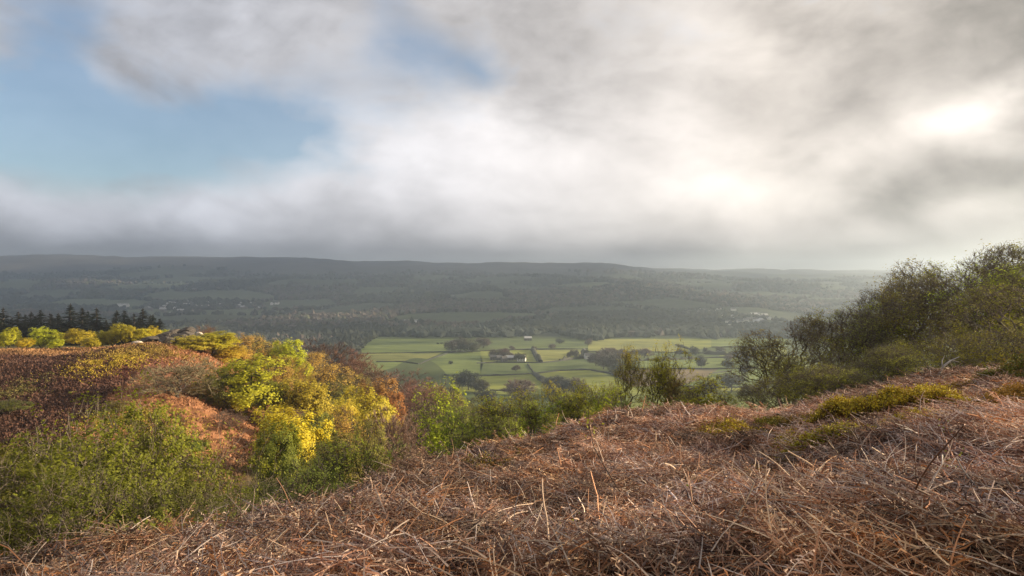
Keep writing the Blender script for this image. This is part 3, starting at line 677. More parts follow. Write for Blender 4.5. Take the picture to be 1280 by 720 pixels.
# ridge birch and the row of young trees just behind the bracken crest
YNG = [near_meshes('young%d' % i, 440 + i, 4, rx, 2.5, 1.8, 420, lf, 0.095, 3, 0.33, tip=0.006, trunks=t, twigw=0.009, bark=M_BARKL, up=1.1, shell=0.3, bf=0.5) for i, (rx, t, lf) in enumerate([(1.0, 1, 9), (1.3, 2, 10), (1.1, 2, 9)])]
THIN = [near_meshes('thin%d' % i, 450 + i, 5, rx, 3.0, 2.3, 600, 19, 0.07, 3, 0.35, bark=M_BARKL, tip=0.006, trunks=1, twigw=0.010, up=1.2, shell=0.25, bf=0.6, top=0.92) for i, rx in enumerate([1.1, 1.25])]
young = [(547,44,480,3.0,YNG[0],(0.30,0.32,0.03),'slender yellow-green birch standing alone on the ridge end'),
 (585,38,505,2.4,YNG[1],(0.13,0.15,0.02),'dark green young tree at the low end of the ridge row'), (612,36,497,2.3,YNG[2],(0.12,0.14,0.02),'bushy dark young tree, second in the ridge row'),
 (640,34,497,2.2,YNG[0],(0.14,0.155,0.025),'young tree beside the small green gap'), (662,31,500,1.6,YNG[2],(0.16,0.17,0.03),'thin young tree in the green gap'), (676,33,478,1.8,YNG[1],(0.16,0.17,0.025),'tall leafy sapling right of the green gap'),
 (698,31,492,2.0,YNG[0],(0.15,0.165,0.02),'leafy young tree before the round grey tree'), (716,30,490,1.8,YNG[2],(0.15,0.165,0.02),'bushy young tree in the middle of the ridge row'), (735,31,480,2.0,YNG[1],(0.15,0.17,0.02),'leafy young tree with a pointed top in the ridge row'),
 (754,30,476,1.8,YNG[0],(0.15,0.17,0.02),'leafy young tree left of the twin birches'), (772,32,500,2.0,YNG[2],(0.12,0.13,0.03),'low bush at the foot of the twin birches'), (787,38,436,1.7,THIN[0],(0.17,0.17,0.03),'sparse birch, left of the twin pair'),
 (831,38,429,1.95,THIN[1],(0.17,0.18,0.025),'fuller birch, right of the twin pair'), (812,36,494,1.2,YNG[1],(0.12,0.13,0.025),'bush between the twin birches'), (848,37,474,1.8,THIN[0],(0.14,0.11,0.04),'brownish sapling leaning by the twin birches'),
 (884,31,468,1.9,YNG[2],(0.16,0.17,0.02),'bright green bushy sapling right of the twin birches'), (905,31,492,1.6,YNG[1],(0.14,0.15,0.025),'low green sapling by the bushy one'), (858,33,492,1.5,YNG[0],(0.13,0.135,0.03),'low sapling peeping over the bracken crest'),
 (600,30,522,2.4,YNG[1],(0.13,0.145,0.02),'low leafy shrub at the bracken rim'), (640,28,520,1.2,YNG[0],(0.15,0.16,0.03),'short sapling left of the green gap'),(688,27,514,1.2,YNG[2],(0.15,0.16,0.02),'short leafy sapling at the bracken rim'),
 (660,33,484,1.5,YNG[0],(0.17,0.18,0.025),'leafy sapling with a thin trunk at the left of the green gap'),(706,32,482,1.5,YNG[0],(0.17,0.18,0.025),'leafy sapling against the rounded grey tree'),(725,33,476,1.4,YNG[2],(0.16,0.17,0.02),'narrow leafy sapling left of the pointed one'),
 (764,33,480,1.4,YNG[0],(0.16,0.17,0.025),'narrow sapling touching the left birch'),(626,36,492,2.0,YNG[0],(0.16,0.17,0.02),'leafy young tree right of the bushy dark one'),(870,33,484,1.3,YNG[2],(0.16,0.17,0.03),'small sapling left of the bright green bushy one'),
 (745,26,505,1.2,YNG[1],(0.14,0.16,0.02),'short leafy sapling under the pointed one'), (568,40,512,2.0,YNG[2],(0.15,0.17,0.02),'small bush beside the lone ridge birch')]
for (x, Y, yt, w, ms, col, lab) in young:
    X = ux(x) * Y; gz = float(H(X, Y)); h = zpix(yt, Y) - gz
    place_tree('young_tree', ms, X, Y, max(h, 1) * 1.06, w * (0.78 if 600 < x < 770 else 1), (min(col[0] * 2.3, 0.44), min(col[1] * 2.2, 0.46), col[2] * 1.4), lab, 'young tree', 'young trees behind the bracken crest', sink=0.15)

# the tall scrubby trees on the right
RGT = [near_meshes('scrub%d' % i, 460 + i, 8, rx, 4.8, 3.3, 2000, 8, 0.085, 5, 0.30, clus=16, tip=0.0075, trunks=t, twigw=0.011, up=0.1, shell=0.5, bf=0.55, low=(0.14, 0.34, 0.08)[i], lumps=9, lump_s=0.8, spread=0.3, top_bias=-0.35, bark=M_BARKL) for i, (rx, t) in enumerate([(3.2, 3), (3.6, 4), (2.9, 2)])]
ol = (0.32, 0.32, 0.03); dk = (0.25, 0.22, 0.045)
right = [(986,36,394,4.6,dk,'sparse dark-topped tree at the left end of the right-hand thicket'), (1022,33,420,3.6,ol,'low green-leaved tree, second of the right-hand thicket'), (1062,38,377,4.8,dk,'tree with a tufted crown standing above the thicket shoulder'),
 (1100,40,362,4.6,ol,'crown rising behind the thicket shoulder'), (1085,30,428,3.6,(0.24,0.24,0.03),'low bright green tree in front of the thicket'), (1140,38,338,5.2,dk,'leaning tree below the tallest crown'),
 (1200,42,302,7.2,dk,'tallest tree with an open bare-twigged top against the sky'), (1180,32,400,4.6,ol,'dense green tree at the foot of the tallest one'), (1252,36,318,5.6,ol,'broad olive tree right of the tallest'),
 (1288,38,302,5.6,(0.24,0.22,0.03),'tree cut by the right picture edge, as tall as the broad one'), (1250,28,392,4.2,ol,'dense low tree above the gorse cushion'), (1135,29,428,3.4,ol,'low tree behind the dead branch'), (960,31,470,2.2,(0.14,0.12,0.04),'straggly bush before the sparse tree'), (1000,28,448,3.0,ol,'leafy bush at the foot of the sparse tree'),
 (1045,28,450,2.8,ol,'leafy bush behind the gorse mound'), (1310,30,350,5,ol,'tree mostly outside the right edge'), (1225,45,330,5.5,dk,'dark tree behind the tallest one')]
for i, (x, Y, yt, w, col, lab) in enumerate(right):
    X = ux(x) * Y; gz = float(H(X, Y)); h = zpix(yt, Y) - gz
    place_tree('scrub_tree', RGT[i % 3], X, Y, max(h, 1), w * 1.08, col, lab, 'tree', 'scrubby trees on the right', sink=0.2)
print('near trees', time.time() - T0)

# ------------------------------------------------------------------ valley floor: fields, walls, trees, farms
VZ = -130.0
def vp(x, y): Y = -VZ * F / (y - HOR); return (ux(x) * Y, Y)
def grass_mat(name, col):
    m, nt = newmat(name); n = N(nt)
    pos = n.new('ShaderNodeNewGeometry').outputs['Position']
    a = n.noise(n.vm('MULTIPLY', pos, (0.5, 1, 1)), 0.022, 8, 0.68); b = n.noise(n.vm('MULTIPLY', pos, (0.3, 1, 1)), 0.12, 6, 0.7)
    c = n.mix(n.mr(a, 0.35, 0.65, 0, 1), (*[q * 0.62 for q in col], 1), (col[0] * 1.35, col[1] * 1.2, col[2] * 1.1, 1))
    c = n.vm('SCALE', c, sc=n.mr(b, 0.3, 0.7, 0.78, 1.22))
    d = n.new('ShaderNodeBsdfPrincipled'); n.link(c, d.inputs['Base Color']); d.inputs['Roughness'].default_value = 0.9; d.inputs['Specular IOR Level'].default_value = 0.15
    o = n.new('ShaderNodeOutputMaterial'); n.link(d.outputs[0], o.inputs[0]); return m
GM = [grass_mat('pasture%d' % i, c) for i, c in enumerate([(0.15, 0.20, 0.055), (0.21, 0.245, 0.05), (0.115, 0.155, 0.05), (0.23, 0.25, 0.07), (0.19, 0.155, 0.09)])]
fields = [
 (0, [(446,433),(470,422),(566,424),(570,427),(556,440),(452,442)]), (3, [(452,442),(556,440),(535,449),(520,456),(505,453),(430,452)]), (0, [(430,452),(505,453),(524,456),(560,442),(600,440),(604,455),(600,470),(500,470),(440,470)]),
 (2, [(571,427),(600,426),(640,424),(735,424),(735,437),(600,439),(571,440)]), (1, [(600,439),(666,437),(674,454),(620,453),(601,455)]), (3, [(666,437),(735,437),(735,447),(715,450),(676,454)]),
 (2, [(600,455),(675,454),(715,450),(735,447),(765,452),(765,466),(735,463),(700,464),(668,468),(625,470),(600,470)]), (1, [(560,470),(625,470),(668,468),(682,480),(697,494),(640,495),(560,488)]), (1, [(668,468),(700,464),(735,463),(770,470),(790,484),(760,498),(697,494),(682,480)]),
 (3, [(735,424),(830,423),(845,432),(865,438),(840,441),(735,440)]), (1, [(830,423),(890,422),(890,434),(866,438),(846,432)]), (0, [(890,422),(985,424),(985,434),(890,434)]), (2, [(735,440),(840,441),(905,442),(895,448),(800,451),(765,452),(735,447)]),
 (1, [(905,441),(985,434),(985,446),(945,446),(896,448)]), (0, [(800,451),(870,448),(945,446),(950,461),(850,462),(800,462)]), (1, [(945,446),(1010,446),(1010,463),(950,461)]),
 (4, [(765,466),(800,462),(850,462),(900,461),(880,474),(850,483),(790,484)]), (0, [(900,461),(950,461),(1010,463),(1010,484),(900,486),(850,483),(880,474)]), (2, [(500,488),(640,495),(697,494),(760,498),(760,512),(500,512)]),
 (1, [(760,498),(790,484),(850,483),(900,486),(1010,484),(1010,500),(760,506)]), (1, [(560,512),(760,512),(760,506),(1010,500),(1010,520),(760,545),(560,545)]),
]
for gi, poly in fields:
    P = [vp(*p) for p in poly]
    # slight inset so neighbouring sheets never overlap; a fine grid is not needed on the flat valley floor
    cx = sum(p[0] for p in P) / len(P); cy = sum(p[1] for p in P) / len(P)
    me = bpy.data.meshes.new('field'); me.from_pydata([(cx + (a - cx) * 0.996, cy + (b - cy) * 0.996, VZ + 0.3) for a, b in P], [], [list(range(len(P)))[::-1]]); me.update()
    if me.polygons[0].normal.z < 0: me.flip_normals()
    me.materials.append(GM[gi]); add_obj('field', me, kind='structure')

def wall_line(pts, h, w, lab, cat, name, mat, grp, seed=1):
    """a dry stone wall or hedge along a polyline of world points"""
    g = np.random.default_rng(seed); P = np.array(pts, float); seg = np.linalg.norm(np.diff(P, axis=0), axis=1); L = np.concatenate([[0], np.cumsum(seg)])
    n = max(int(L[-1] / (4 if h > 2 else 7)), 4); t = np.linspace(0, L[-1], n); X = np.interp(t, L, P[:, 0]); Y = np.interp(t, L, P[:, 1])
    d = norm(np.stack([np.gradient(X), np.gradient(Y), np.zeros(n)], 1)); s = np.stack([d[:, 1], -d[:, 0], np.zeros(n)], 1)
    hh = h * (1 + (0.45 if h > 2 else 0.12) * g.normal(size=n)); hh = np.maximum(hh, h * 0.4); ww = w * (1 + 0.2 * g.normal(size=n)); z = np.full(n, VZ)
    ctr = np.stack([X, Y, z], 1); up = np.array([0, 0, 1.0])
    prof = [(-0.5, 0), (-0.45, 0.7), (-0.2, 1.0), (0.2, 1.0), (0.45, 0.7), (0.5, 0)]
    R = np.stack([ctr + s * (ww * a)[:, None] + up * (hh * b)[:, None] for a, b in prof], 1)
    k = len(prof); f = np.array([[i, i + 1, i + 1 + k, i + k] for i in range(k - 1)]); Q = (np.arange(n - 1) * k)[:, None, None] + f[None]
    me = mesh_from(name, R.reshape(-1, 3), Q.reshape(-1, 4)[:, ::-1], None, None, h > 2, [mat])
    bmv = len(R.reshape(-1, 3))
    return add_obj(name, me, None, (0, 0, 0), lab, cat, grp)
M_HEDGE = leaf_mat('hedge', (0.06, 0.058, 0.035), trans=0.1, use='flat')
W = [([(446,442.6),(500,442),(556,440.5),(600,439.5),(640,438),(666,437.2),(735,437)],1.7,1.6,'long dark wall across the valley under the farthest pale field'),
 ([(470,453),(505,453),(524,456),(540,449),(560,442),(575,439.5)],1.7,1.6,'kinked wall dropping from the farmhouse to the wood'),
 ([(596,455),(620,453.5),(676,454.5),(700,452),(715,450),(735,447)],1.8,1.8,'wall passing below the farm buildings'),
 ([(555,470),(600,470.4),(625,470.2),(668,468),(700,464.3),(735,463),(762,467),(775,474)],1.8,2.2,'curving wall between the two nearest bright fields'),
 ([(612,489),(640,489.5),(662,490)],1.6,1.8,'short straight wall below the lone round tree'),
 ([(840,441.5),(870,442),(905,442.3)],1.8,2,'wall right of the barn, under the farthest right field'), ([(868,448.6),(905,447.5),(945,446.4),(985,446)],1.8,2,'wall across the middle of the right-hand fields'),
 ([(800,462.4),(850,462),(905,461.5),(950,461.3)],1.8,2,'wall in front of the two round field trees'), ([(888,468),(900,466),(915,464.5)],1.6,2,'short wall between scattered trees on the right'),
 ([(890,434.4),(930,434),(985,434.3)],1.6,2,'farthest wall in the right-hand fields'), ([(850,483.5),(900,486),(960,484)],1.7,2,'nearest wall in the right-hand fields'), ([(735,440.5),(790,440.3),(840,441.2)],1.6,2,'wall running right from the barn')]
for i, (p, h, w, lab) in enumerate(W): wall_line([vp(*q) for q in p], h, w, lab, 'wall', 'field_wall', M_WALLS, 'dry stone walls between the valley fields', i)
HG = [([(666,437.5),(670,446),(675,453.5)],5,7,'thick dark hedge joining two walls beyond the nearest fields'), ([(660,456),(664,462),(668,467.5)],1.8,2.5,'thin hedge leading down to the curving wall'),
 ([(668,468.5),(675,474),(682,480),(690,488),(697,495)],3.6,7,'broad dark hedge running down between the nearest bright fields'), ([(846,432),(855,435),(865,438)],3,5,'short slanting hedge at the far side of the right fields'),
 ([(735,448),(715,449.5),(700,451)],3,4,'hedge left of the barn'), ([(800,451.5),(835,450.5),(868,449)],3,5,'hedge right of the brown copse'), ([(880,443),(910,444),(935,442)],4,8,'bushy hedge in the far right fields')]
for i, (p, h, w, lab) in enumerate(HG): wall_line([vp(*q) for q in p], h, w, lab, 'hedge', 'hedge', M_HEDGE, 'hedges between the valley fields', 50 + i)

# valley trees: lighter meshes
VT = [make_tree_meshes('field_tree%d' % i, 500 + i, 12, rx, 7, 5.2, 150, M_LEAF, M_BARK, trunks=1, leafn=26, leafsize=0.75, twigs=3, twiglen=1.4, twigw=0.12, tip=0.05, leaf_spread=1.2, shell=0.6, sides=4, low=0.18) for i, rx in enumerate([4.6, 5.4, 3.8])]
VB = []
for i in range(2):
    a, b = make_tree_meshes('field_bare%d' % i, 520 + i, 12, 5.2, 7, 5.2, 220, M_TWC, M_BARK, trunks=1, leafn=10, leafsize=0.5, twigs=16, twiglen=2.0, twigw=0.11, tip=0.05, leaf_spread=1.0, shell=0.5, sides=4, low=0.18)
    b.materials[1] = M_TWC; VB.append((a, b))
cg = (0.085, 0.085, 0.045); cb = (0.14, 0.11, 0.09); cr = (0.17, 0.12, 0.10); cd = (0.06, 0.062, 0.045)
vt = [(576,440,20,18,cg,'dark round tree by the white farmhouse'),(564,441,16,14,cb,'bare tree left of the farmhouse tree'),(590,441,14,14,cg,'tree right of the white farmhouse'),(604,436,14,16,cb,'tree above the farm wall, left end'),
 (617,449,13,13,cr,'reddish bare tree left among the farm buildings'),(629,449,14,13,cr,'reddish bare tree behind the farm roofs'),(637,450,12,11,cr,'small reddish tree in the farmyard'),(650,452,11,13,cg,'green tree right of the farm buildings'),
 (713,449,12,8,cb,'slim bare tree, left of a pair above the curving wall'),(720,449,12,8,cb,'slim bare tree, right of a pair above the curving wall'),(645,465,9,10,cb,'small pale bare tree in the middle field'),
 (733,447,10,6,cd,'small dark tree behind the barn'),(745,458,20,18,cb,'bare tree at the left of the brown copse'),(755,462,20,20,cb,'bare tree in the middle of the brown copse'),(766,465,22,22,cb,'large bare tree of the brown copse'),(760,448,14,18,cr,'reddish tree at the back of the brown copse'),
 (776,452,16,18,cr,'reddish tree right of the copse back'),(770,470,16,14,cg,'green tree at the foot of the copse'),(790,448,12,16,cb,'tree behind the twin birches, left'),(806,448,13,16,cb,'tree behind the twin birches, right'),
 (850,445,9,9,cd,'small dark tree nearest the slanting hedge'),(868,446,14,10,cd,'dark tree at the end of the slanting hedge'),(882,442,8,5,cd,'slim dark tree beyond the bushy hedge'),(877,461,17,12,cd,'dark upright tree, left of three in the right fields'),
 (901,442,9,10,cg,'small tree in the far right fields'),(911,452,9,9,cb,'reddish small tree behind the middle one'),(911,462,13,11,cg,'tree in the middle of three in the right fields'),(934,456,14,13,cd,'darker tree above its twin on the right'),(932,470,15,13,cg,'green tree below its dark twin'),
 (941,440,8,9,cg,'round tree by the farthest right wall'),(923,447,9,18,cg,'broad low tree on the middle right wall'),(915,490,24,28,cg,'large round pale green tree low in the right fields'),(888,492,16,18,cg,'round bush left of the large round tree'),
 (705,494,24,30,(0.13,0.115,0.10),'large rounded grey tree beside the broad hedge'),(723,497,24,26,cr,'brownish rounded tree leaning on the grey one'),(692,488,18,18,(0.13,0.115,0.10),'grey tree on the broad hedge'),
 (585,488,26,24,cd,'dark tree by the wall at the wood edge'),(574,486,16,16,cg,'tree left of the dark wall-side tree'),(600,492,18,18,cg,'green tree where the curving wall starts'),(648,500,26,30,cr,'round brown tree standing above the ridge saplings'),
 (957,490,18,18,cb,'brown bush before the right-hand thicket'),(940,494,12,16,cb,'brown shrub in the nearest right field'),(866,494,12,14,cb,'small brown shrub by the nearest right wall'),(608,507,20,22,cd,'dark bush at the bottom of the wood edge'),(563,456,5,4,cd,'small dark lone bush in the middle of the pale field'),(547,430.5,2.5,3,cd,'tiny dark animal shaped as a bush, left of two dots in the farthest pale field'),(552,430.5,2.5,3,cd,'tiny dark animal shaped as a bush, right of two dots in the farthest pale field'),  # the pair of dots in the farthest field are animals built as bushes
 (668,439,6,6,cb,'tiny tree at the top of the thick hedge'),(640,438,6,7,cb,'tiny tree on the long valley wall'),(690,437,7,8,cb,'tiny tree on the long valley wall beyond the hedge'),(736,432,9,10,cb,'small tree beyond the barn'),(700,430,7,10,cg,'small far tree left of the barn field')]
for i, (x, y, h, w, col, lab) in enumerate(vt):
    X, Y = vp(x, y); v = VB[i % 2] if col in (cb, cr) else VT[i % 3]
    place_tree('field_tree', v, X, Y, h / F * Y, w / F * Y * 1.1, col, lab, 'tree', 'trees standing in the valley fields', z=VZ, sink=0.2)

# farms
M_ST = rough_mat('farm_stone', (0.22, 0.20, 0.17), (0.16, 0.145, 0.125), 0.5); M_WH = rough_mat('limewash', (0.85, 0.83, 0.78), (0.75, 0.72, 0.68), 0.4)
M_RF = rough_mat('stone_slate', (0.15, 0.14, 0.135), (0.10, 0.095, 0.09), 0.7); M_GL = rough_mat('window_glass', (0.03, 0.035, 0.04), None, 1, rough=0.1, spec=0.6)
M_RFL = rough_mat('pale_sheet_roof', (0.5, 0.49, 0.48), (0.42, 0.41, 0.40), 0.3)
def boxm(x0, x1, y0, y1, z0, z1):
    V = [(x0, y0, z0), (x1, y0, z0), (x1, y1, z0), (x0, y1, z0), (x0, y0, z1), (x1, y0, z1), (x1, y1, z1), (x0, y1, z1)]
    return np.array(V, float), np.array([[0, 3, 2, 1], [4, 5, 6, 7], [0, 1, 5, 4], [1, 2, 6, 5], [2, 3, 7, 6], [3, 0, 4, 7]])
def house_parts(L, D, He, Hr, parent, mw, mr, wins=True, chim=True):
    g = Geo()
    V = [(-L/2,-D/2,0),(L/2,-D/2,0),(L/2,D/2,0),(-L/2,D/2,0),(-L/2,-D/2,He),(L/2,-D/2,He),(L/2,D/2,He),(-L/2,D/2,He),(-L/2,0,Hr),(L/2,0,Hr)]
    Q = [[0,1,5,4],[2,3,7,6],[1,2,6,5],[3,0,4,7]]; g.add(V, Q); g.add([V[5],V[6],V[9],V[4],V[7],V[8]], [[0,1,2],[4,3,5]])
    add_obj('wall', g.mesh('house_wall', [mw], col=False), parent)
    o = 0.35; t = 0.25; r = Geo(); sl = (Hr - He) / (D / 2)
    for s in (-1, 1):
        e = (s * (D / 2 + o), He - o * sl); k = (0, Hr)
        V = [(-L/2-o, e[0], e[1]+0.02), (L/2+o, e[0], e[1]+0.02), (L/2+o, 0, Hr+0.02), (-L/2-o, 0, Hr+0.02)]; V += [(a, b, c + t) for a, b, c in V]
        Q = [[0,1,2,3],[7,6,5,4],[0,4,5,1],[1,5,6,2],[3,2,6,7],[0,3,7,4]]; r.add(V, Q)
    rf = add_obj('roof', r.mesh('house_roof', [mr], col=False), parent)
    if chim:
        V, Q = boxm(L/2-1.4, L/2-0.5, -0.5, 0.5, Hr-0.8, Hr+1.2); c = Geo(); c.add(V, Q); add_obj('chimney', c.mesh('chimney', [mw], col=False), rf)
    if wins:
        for i in range(3):
            for zz in (1.0, He - 1.6):
                V, Q = boxm(-L/2 + L*(i+.5)/3 - .5, -L/2 + L*(i+.5)/3 + .5, -D/2-0.05, -D/2+0.1, zz, zz+1.1); w = Geo(); w.add(V, Q); add_obj('window', w.mesh('window', [M_GL], col=False), parent)
def house(name, x, y, L, D, He, Hr, rot, mw, mr, lab, cat, grp, z=None, pos=None, **k):
    e = bpy.data.objects.new(name, None); C.objects.link(e); P = pos or vp(x, y); e.location = (P[0], P[1], VZ + 0.2 if z is None else z); e.rotation_euler = (0, 0, rot); tag(e, lab, cat, grp); house_parts(L, D, He, Hr, e, mw, mr, **k); return e
house('farmhouse', 588.5, 438, 9, 7, 5, 8, 1.3, M_WH, M_RF, 'small white gabled farmhouse between two dark trees beside the pale field', 'farmhouse', None)
house('barn', 737, 449, 14, 10, 5.5, 9, 0.12, M_WH, M_RF, 'barn with a white wall below a dark roof by the brown copse', 'barn', None, wins=False, chim=False)
house('barn', 730, 444, 12, 9, 6, 10, 1.4, M_ST, M_RF, 'dark stone barn behind the white-walled one', 'barn', None, wins=False, chim=False)
for (x, y, L, lab, wh, rt) in [(617, 450.5, 11, 'leftmost stone house of the farm hamlet', 0, .1), (624, 450.8, 9, 'stone house in the middle of the farm hamlet', 0, .3), (637, 451, 12, 'long pale-roofed shed of the farm hamlet', 2, 0), (652, 452, 12, 'white-walled house at the right end of the farm hamlet', 1, -.2), (644, 450.5, 8, 'small stone house behind the farm hamlet shed', 0, 1.2), (630, 452.3, 8, 'low stone house nearest the wall in the farm hamlet', 0, 0.5)]:
    house('farmhouse' if wh != 2 else 'shed', x, y, L, 7, 4.6, 7.6, rt, M_WH if wh == 1 else M_ST, M_RFL if wh == 2 else M_RF, lab, 'house' if wh != 2 else 'shed', 'farm hamlet in the valley')
house('farmhouse', 660, 426, 14, 8, 5, 8, 0.1, M_ST, M_RFL, 'stone house among trees behind the long valley wall', 'house', None)

# far village houses on the opposite slope: too small to show their parts
def hill_pt(x, y):
    """where the line of sight of (x,y) meets the far slope"""
    Ys = np.linspace(1400, 5500, 1200); u = ux(x); z = H(u * Ys, Ys); s = zpix(y, Ys)
    i = np.argmax(z >= s); return u * Ys[i], Ys[i], z[i]
def small_house(L, D, He, Hr, mw, mr):
    g = Geo(); V = [(-L/2,-D/2,-3),(L/2,-D/2,-3),(L/2,D/2,-3),(-L/2,D/2,-3),(-L/2,-D/2,He),(L/2,-D/2,He),(L/2,D/2,He),(-L/2,D/2,He),(-L/2,0,Hr),(L/2,0,Hr)]
    g.add(V, [[0,1,5,4],[2,3,7,6],[1,2,6,5],[3,0,4,7]]); g.add([V[5],V[6],V[9],V[4],V[7],V[8]], [[0,1,2],[4,3,5]])
    g.add([(-L/2-.4,-D/2-.5,He-.2),(L/2+.4,-D/2-.5,He-.2),(L/2+.4,0,Hr+.2),(-L/2-.4,0,Hr+.2),(L/2+.4,D/2+.5,He-.2),(-L/2-.4,D/2+.5,He-.2)], [[0,1,2,3],[3,2,4,5]], None, 1)
    return g.mesh('village_house', [mw, mr], col=False)
SH = [small_house(14, 9, 5, 9, M_ST, M_RF), small_house(18, 9, 5.5, 9, M_ST, M_RFL), small_house(13, 9, 5, 8.5, M_WH, M_RF), small_house(40, 11, 6, 9, M_WH, M_RFL)]
def village(cx, cy, sx, sy, n, white, lab, grp):
    for i in range(n):
        x = cx + rng.normal() * sx; y = cy + rng.normal() * sy; X, Y, z = hill_pt(x, y); k = 2 if rng.uniform() < white else int(rng.integers(0, 2))
        o = add_obj('village_house', SH[k], None, (X, Y, z + 0.5), lab[k == 2], 'house', grp); o.rotation_euler = (0, 0, rng.choice([0, PI / 2]) + rng.uniform(-.3, .3))
village(222, 384, 16, 4.5, 46, 0.3, ('grey stone house in the left-hand village on the far slope', 'white house in the left-hand village on the far slope'), 'houses of the left-hand far village')
village(300, 383, 22, 3, 16, 0.2, ('grey stone house strung out right of the left-hand village', 'white house strung out right of the left-hand village'), 'houses strung along the far slope')
village(885, 392, 9, 2.4, 16, 0.75, ('grey house in the upper right-hand village', 'bright white house in the upper right-hand village'), 'houses of the upper right-hand village')
village(935, 403, 18, 5, 36, 0.5, ('grey house in the lower right-hand village', 'white house in the lower right-hand village'), 'houses of the lower right-hand village')
for (x, y, k, r, lab) in [(152, 383.5, 3, 0.0, 'long white shed left of the left-hand village'), (513, 405, 3, 0.05, 'long white building low on the far slope above the pale field'), (504, 405.5, 2, 0.3, 'white house at the left end of the long white building'), (535, 404, 2, 0, 'white house at the right end of the long white building'), (602, 384, 2, 0, 'lone white house halfway up the far slope'), (960, 420, 2, 0, 'white house at the valley edge behind the thicket'), (917, 388.5, 2, 0, 'bright white house between the two right-hand villages')]:
    X, Y, z = hill_pt(x, y); o = add_obj('village_house', SH[k], None, (X, Y, z + 0.5), lab, 'house'); o.rotation_euler = (0, 0, r)
print('valley', time.time() - T0)

# distant woodland, one mass of clumps on the far slope
def distant_woods():
    ico = None
    import bmesh
    bm = bmesh.new(); bmesh.ops.create_icosphere(bm, subdivisions=1, radius=1); T = np.array([v.co[:] for v in bm.verts]); Fc = np.array([[v.index for v in f.verts] for f in bm.faces]); bm.free()
    g = np.random.default_rng(9)
    N0 = 200000
    Y = np.exp(g.uniform(math.log(930), math.log(3900), N0)); X = g.uniform(-0.85, 0.85, N0) * Y
    w = wood_density(X, Y); keep = g.uniform(size=N0) < w * np.clip(1.0 - 0.3 * (Y > 2500), 0, 1); X = X[keep]; Y = Y[keep]
    occl = (X < -0.55 * Y) & (Y < 1350); X = X[~occl]; Y = Y[~occl]
    n = len(X); n = min(n, 34000); X = X[:n]; Y = Y[:n]; z = H(X, Y)
    s = g.uniform(3.6, 7.5, n) * np.where(Y > 2200, 1.25, np.where(Y < 1480, 1.2, 1.0))
    sc = np.stack([s * g.uniform(.85, 1.3, n), s * g.uniform(.85, 1.3, n), s * g.uniform(0.8, 1.25, n)], 1)
    V = T[None] * (1 + 0.28 * g.normal(size=(n, len(T), 1))) * sc[:, None] + np.stack([X, Y, z + s * 0.75], 1)[:, None]
    s = s * 1.0
    pal = np.array([[0.045, 0.05, 0.032], [0.065, 0.068, 0.035], [0.085, 0.068, 0.055], [0.035, 0.04, 0.03]])
    r1, r2, e_ = patch_cells(X, Y, 300, 260, 5); c = pal[np.clip((r2 * 4 + g.uniform(-.8, .8, n)).astype(int), 0, 3)] * (0.6 + 0.8 * r2[:, None]) * g.uniform(.75, 1.3, (n, 1)); c = np.repeat(c, len(T), 0)
    Q = (np.arange(n) * len(T))[:, None, None] + Fc[None]
    me = mesh_from('distant_woodland', V.reshape(-1, 3), Q.reshape(-1, 3), c, None, False, [rough_mat('woodland', (0, 0, 0), use='attr', scale=0.4, rough=0.95)])
    add_obj('distant_woodland', me, None, (0, 0, 0), 'hazy mass of woods and hedgerow trees on the far slope', 'woodland', None, 'stuff'); print('woods', n)
distant_woods()

# ------------------------------------------------------------------ foreground dead bracken
def fg_sample(n, g, ymin=2.3, ymax=24, p=1.0, umax=0.86):
    """points denser near the camera"""
    Y = (g.uniform(size=n) * (ymax ** (2 - p) - ymin ** (2 - p)) + ymin ** (2 - p)) ** (1 / (2 - p)); X = g.uniform(-umax, umax, n) * Y
    z = H(X, Y); base = z
    # left-hand side falls away quickly: nothing to see far down there
    lim = np.interp((X / Y) * F + 640, [0, 200, 320, 400, 450, 520, 600, 700, 760, 1280], [8, 9, 9.5, 10.5, 12.5, 15, 18, 20, 21, 25])
    k = Y < lim
    return X[k], Y[k], z[k]
PALB = np.array([[0.24, 0.125, 0.085], [0.33, 0.19, 0.13], [0.15, 0.07, 0.048], [0.46, 0.31, 0.23], [0.27, 0.11, 0.045], [0.09, 0.05, 0.042]])
PALB = PALB * np.array([0.93, 0.98, 0.98])
PALS = np.array([[0.58, 0.40, 0.27], [0.68, 0.51, 0.37], [0.48, 0.25, 0.14], [0.56, 0.45, 0.38], [0.40, 0.19, 0.10]])
def fg_tone(X, Y):       # broad patches: greyer, redder, darker, paler straw plus painted-in light to the right
    rt = (0.86 + 0.14 * sstep(-3, -0.5, X) + 0.30 * sstep(-0.5, 3, X))[:, None]  # colour lifted on the right against weak sun, lowered on the left as painted shade
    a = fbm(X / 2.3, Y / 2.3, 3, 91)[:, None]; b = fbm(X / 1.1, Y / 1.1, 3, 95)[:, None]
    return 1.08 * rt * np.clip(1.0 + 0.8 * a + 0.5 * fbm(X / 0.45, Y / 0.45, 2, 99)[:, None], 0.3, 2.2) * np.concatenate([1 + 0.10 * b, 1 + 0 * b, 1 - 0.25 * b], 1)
def fg_dir(X, Y):        # stems lie in drifts
    return 2.2 + 3.2 * fbm(X / 1.5, Y / 1.5, 2, 71)
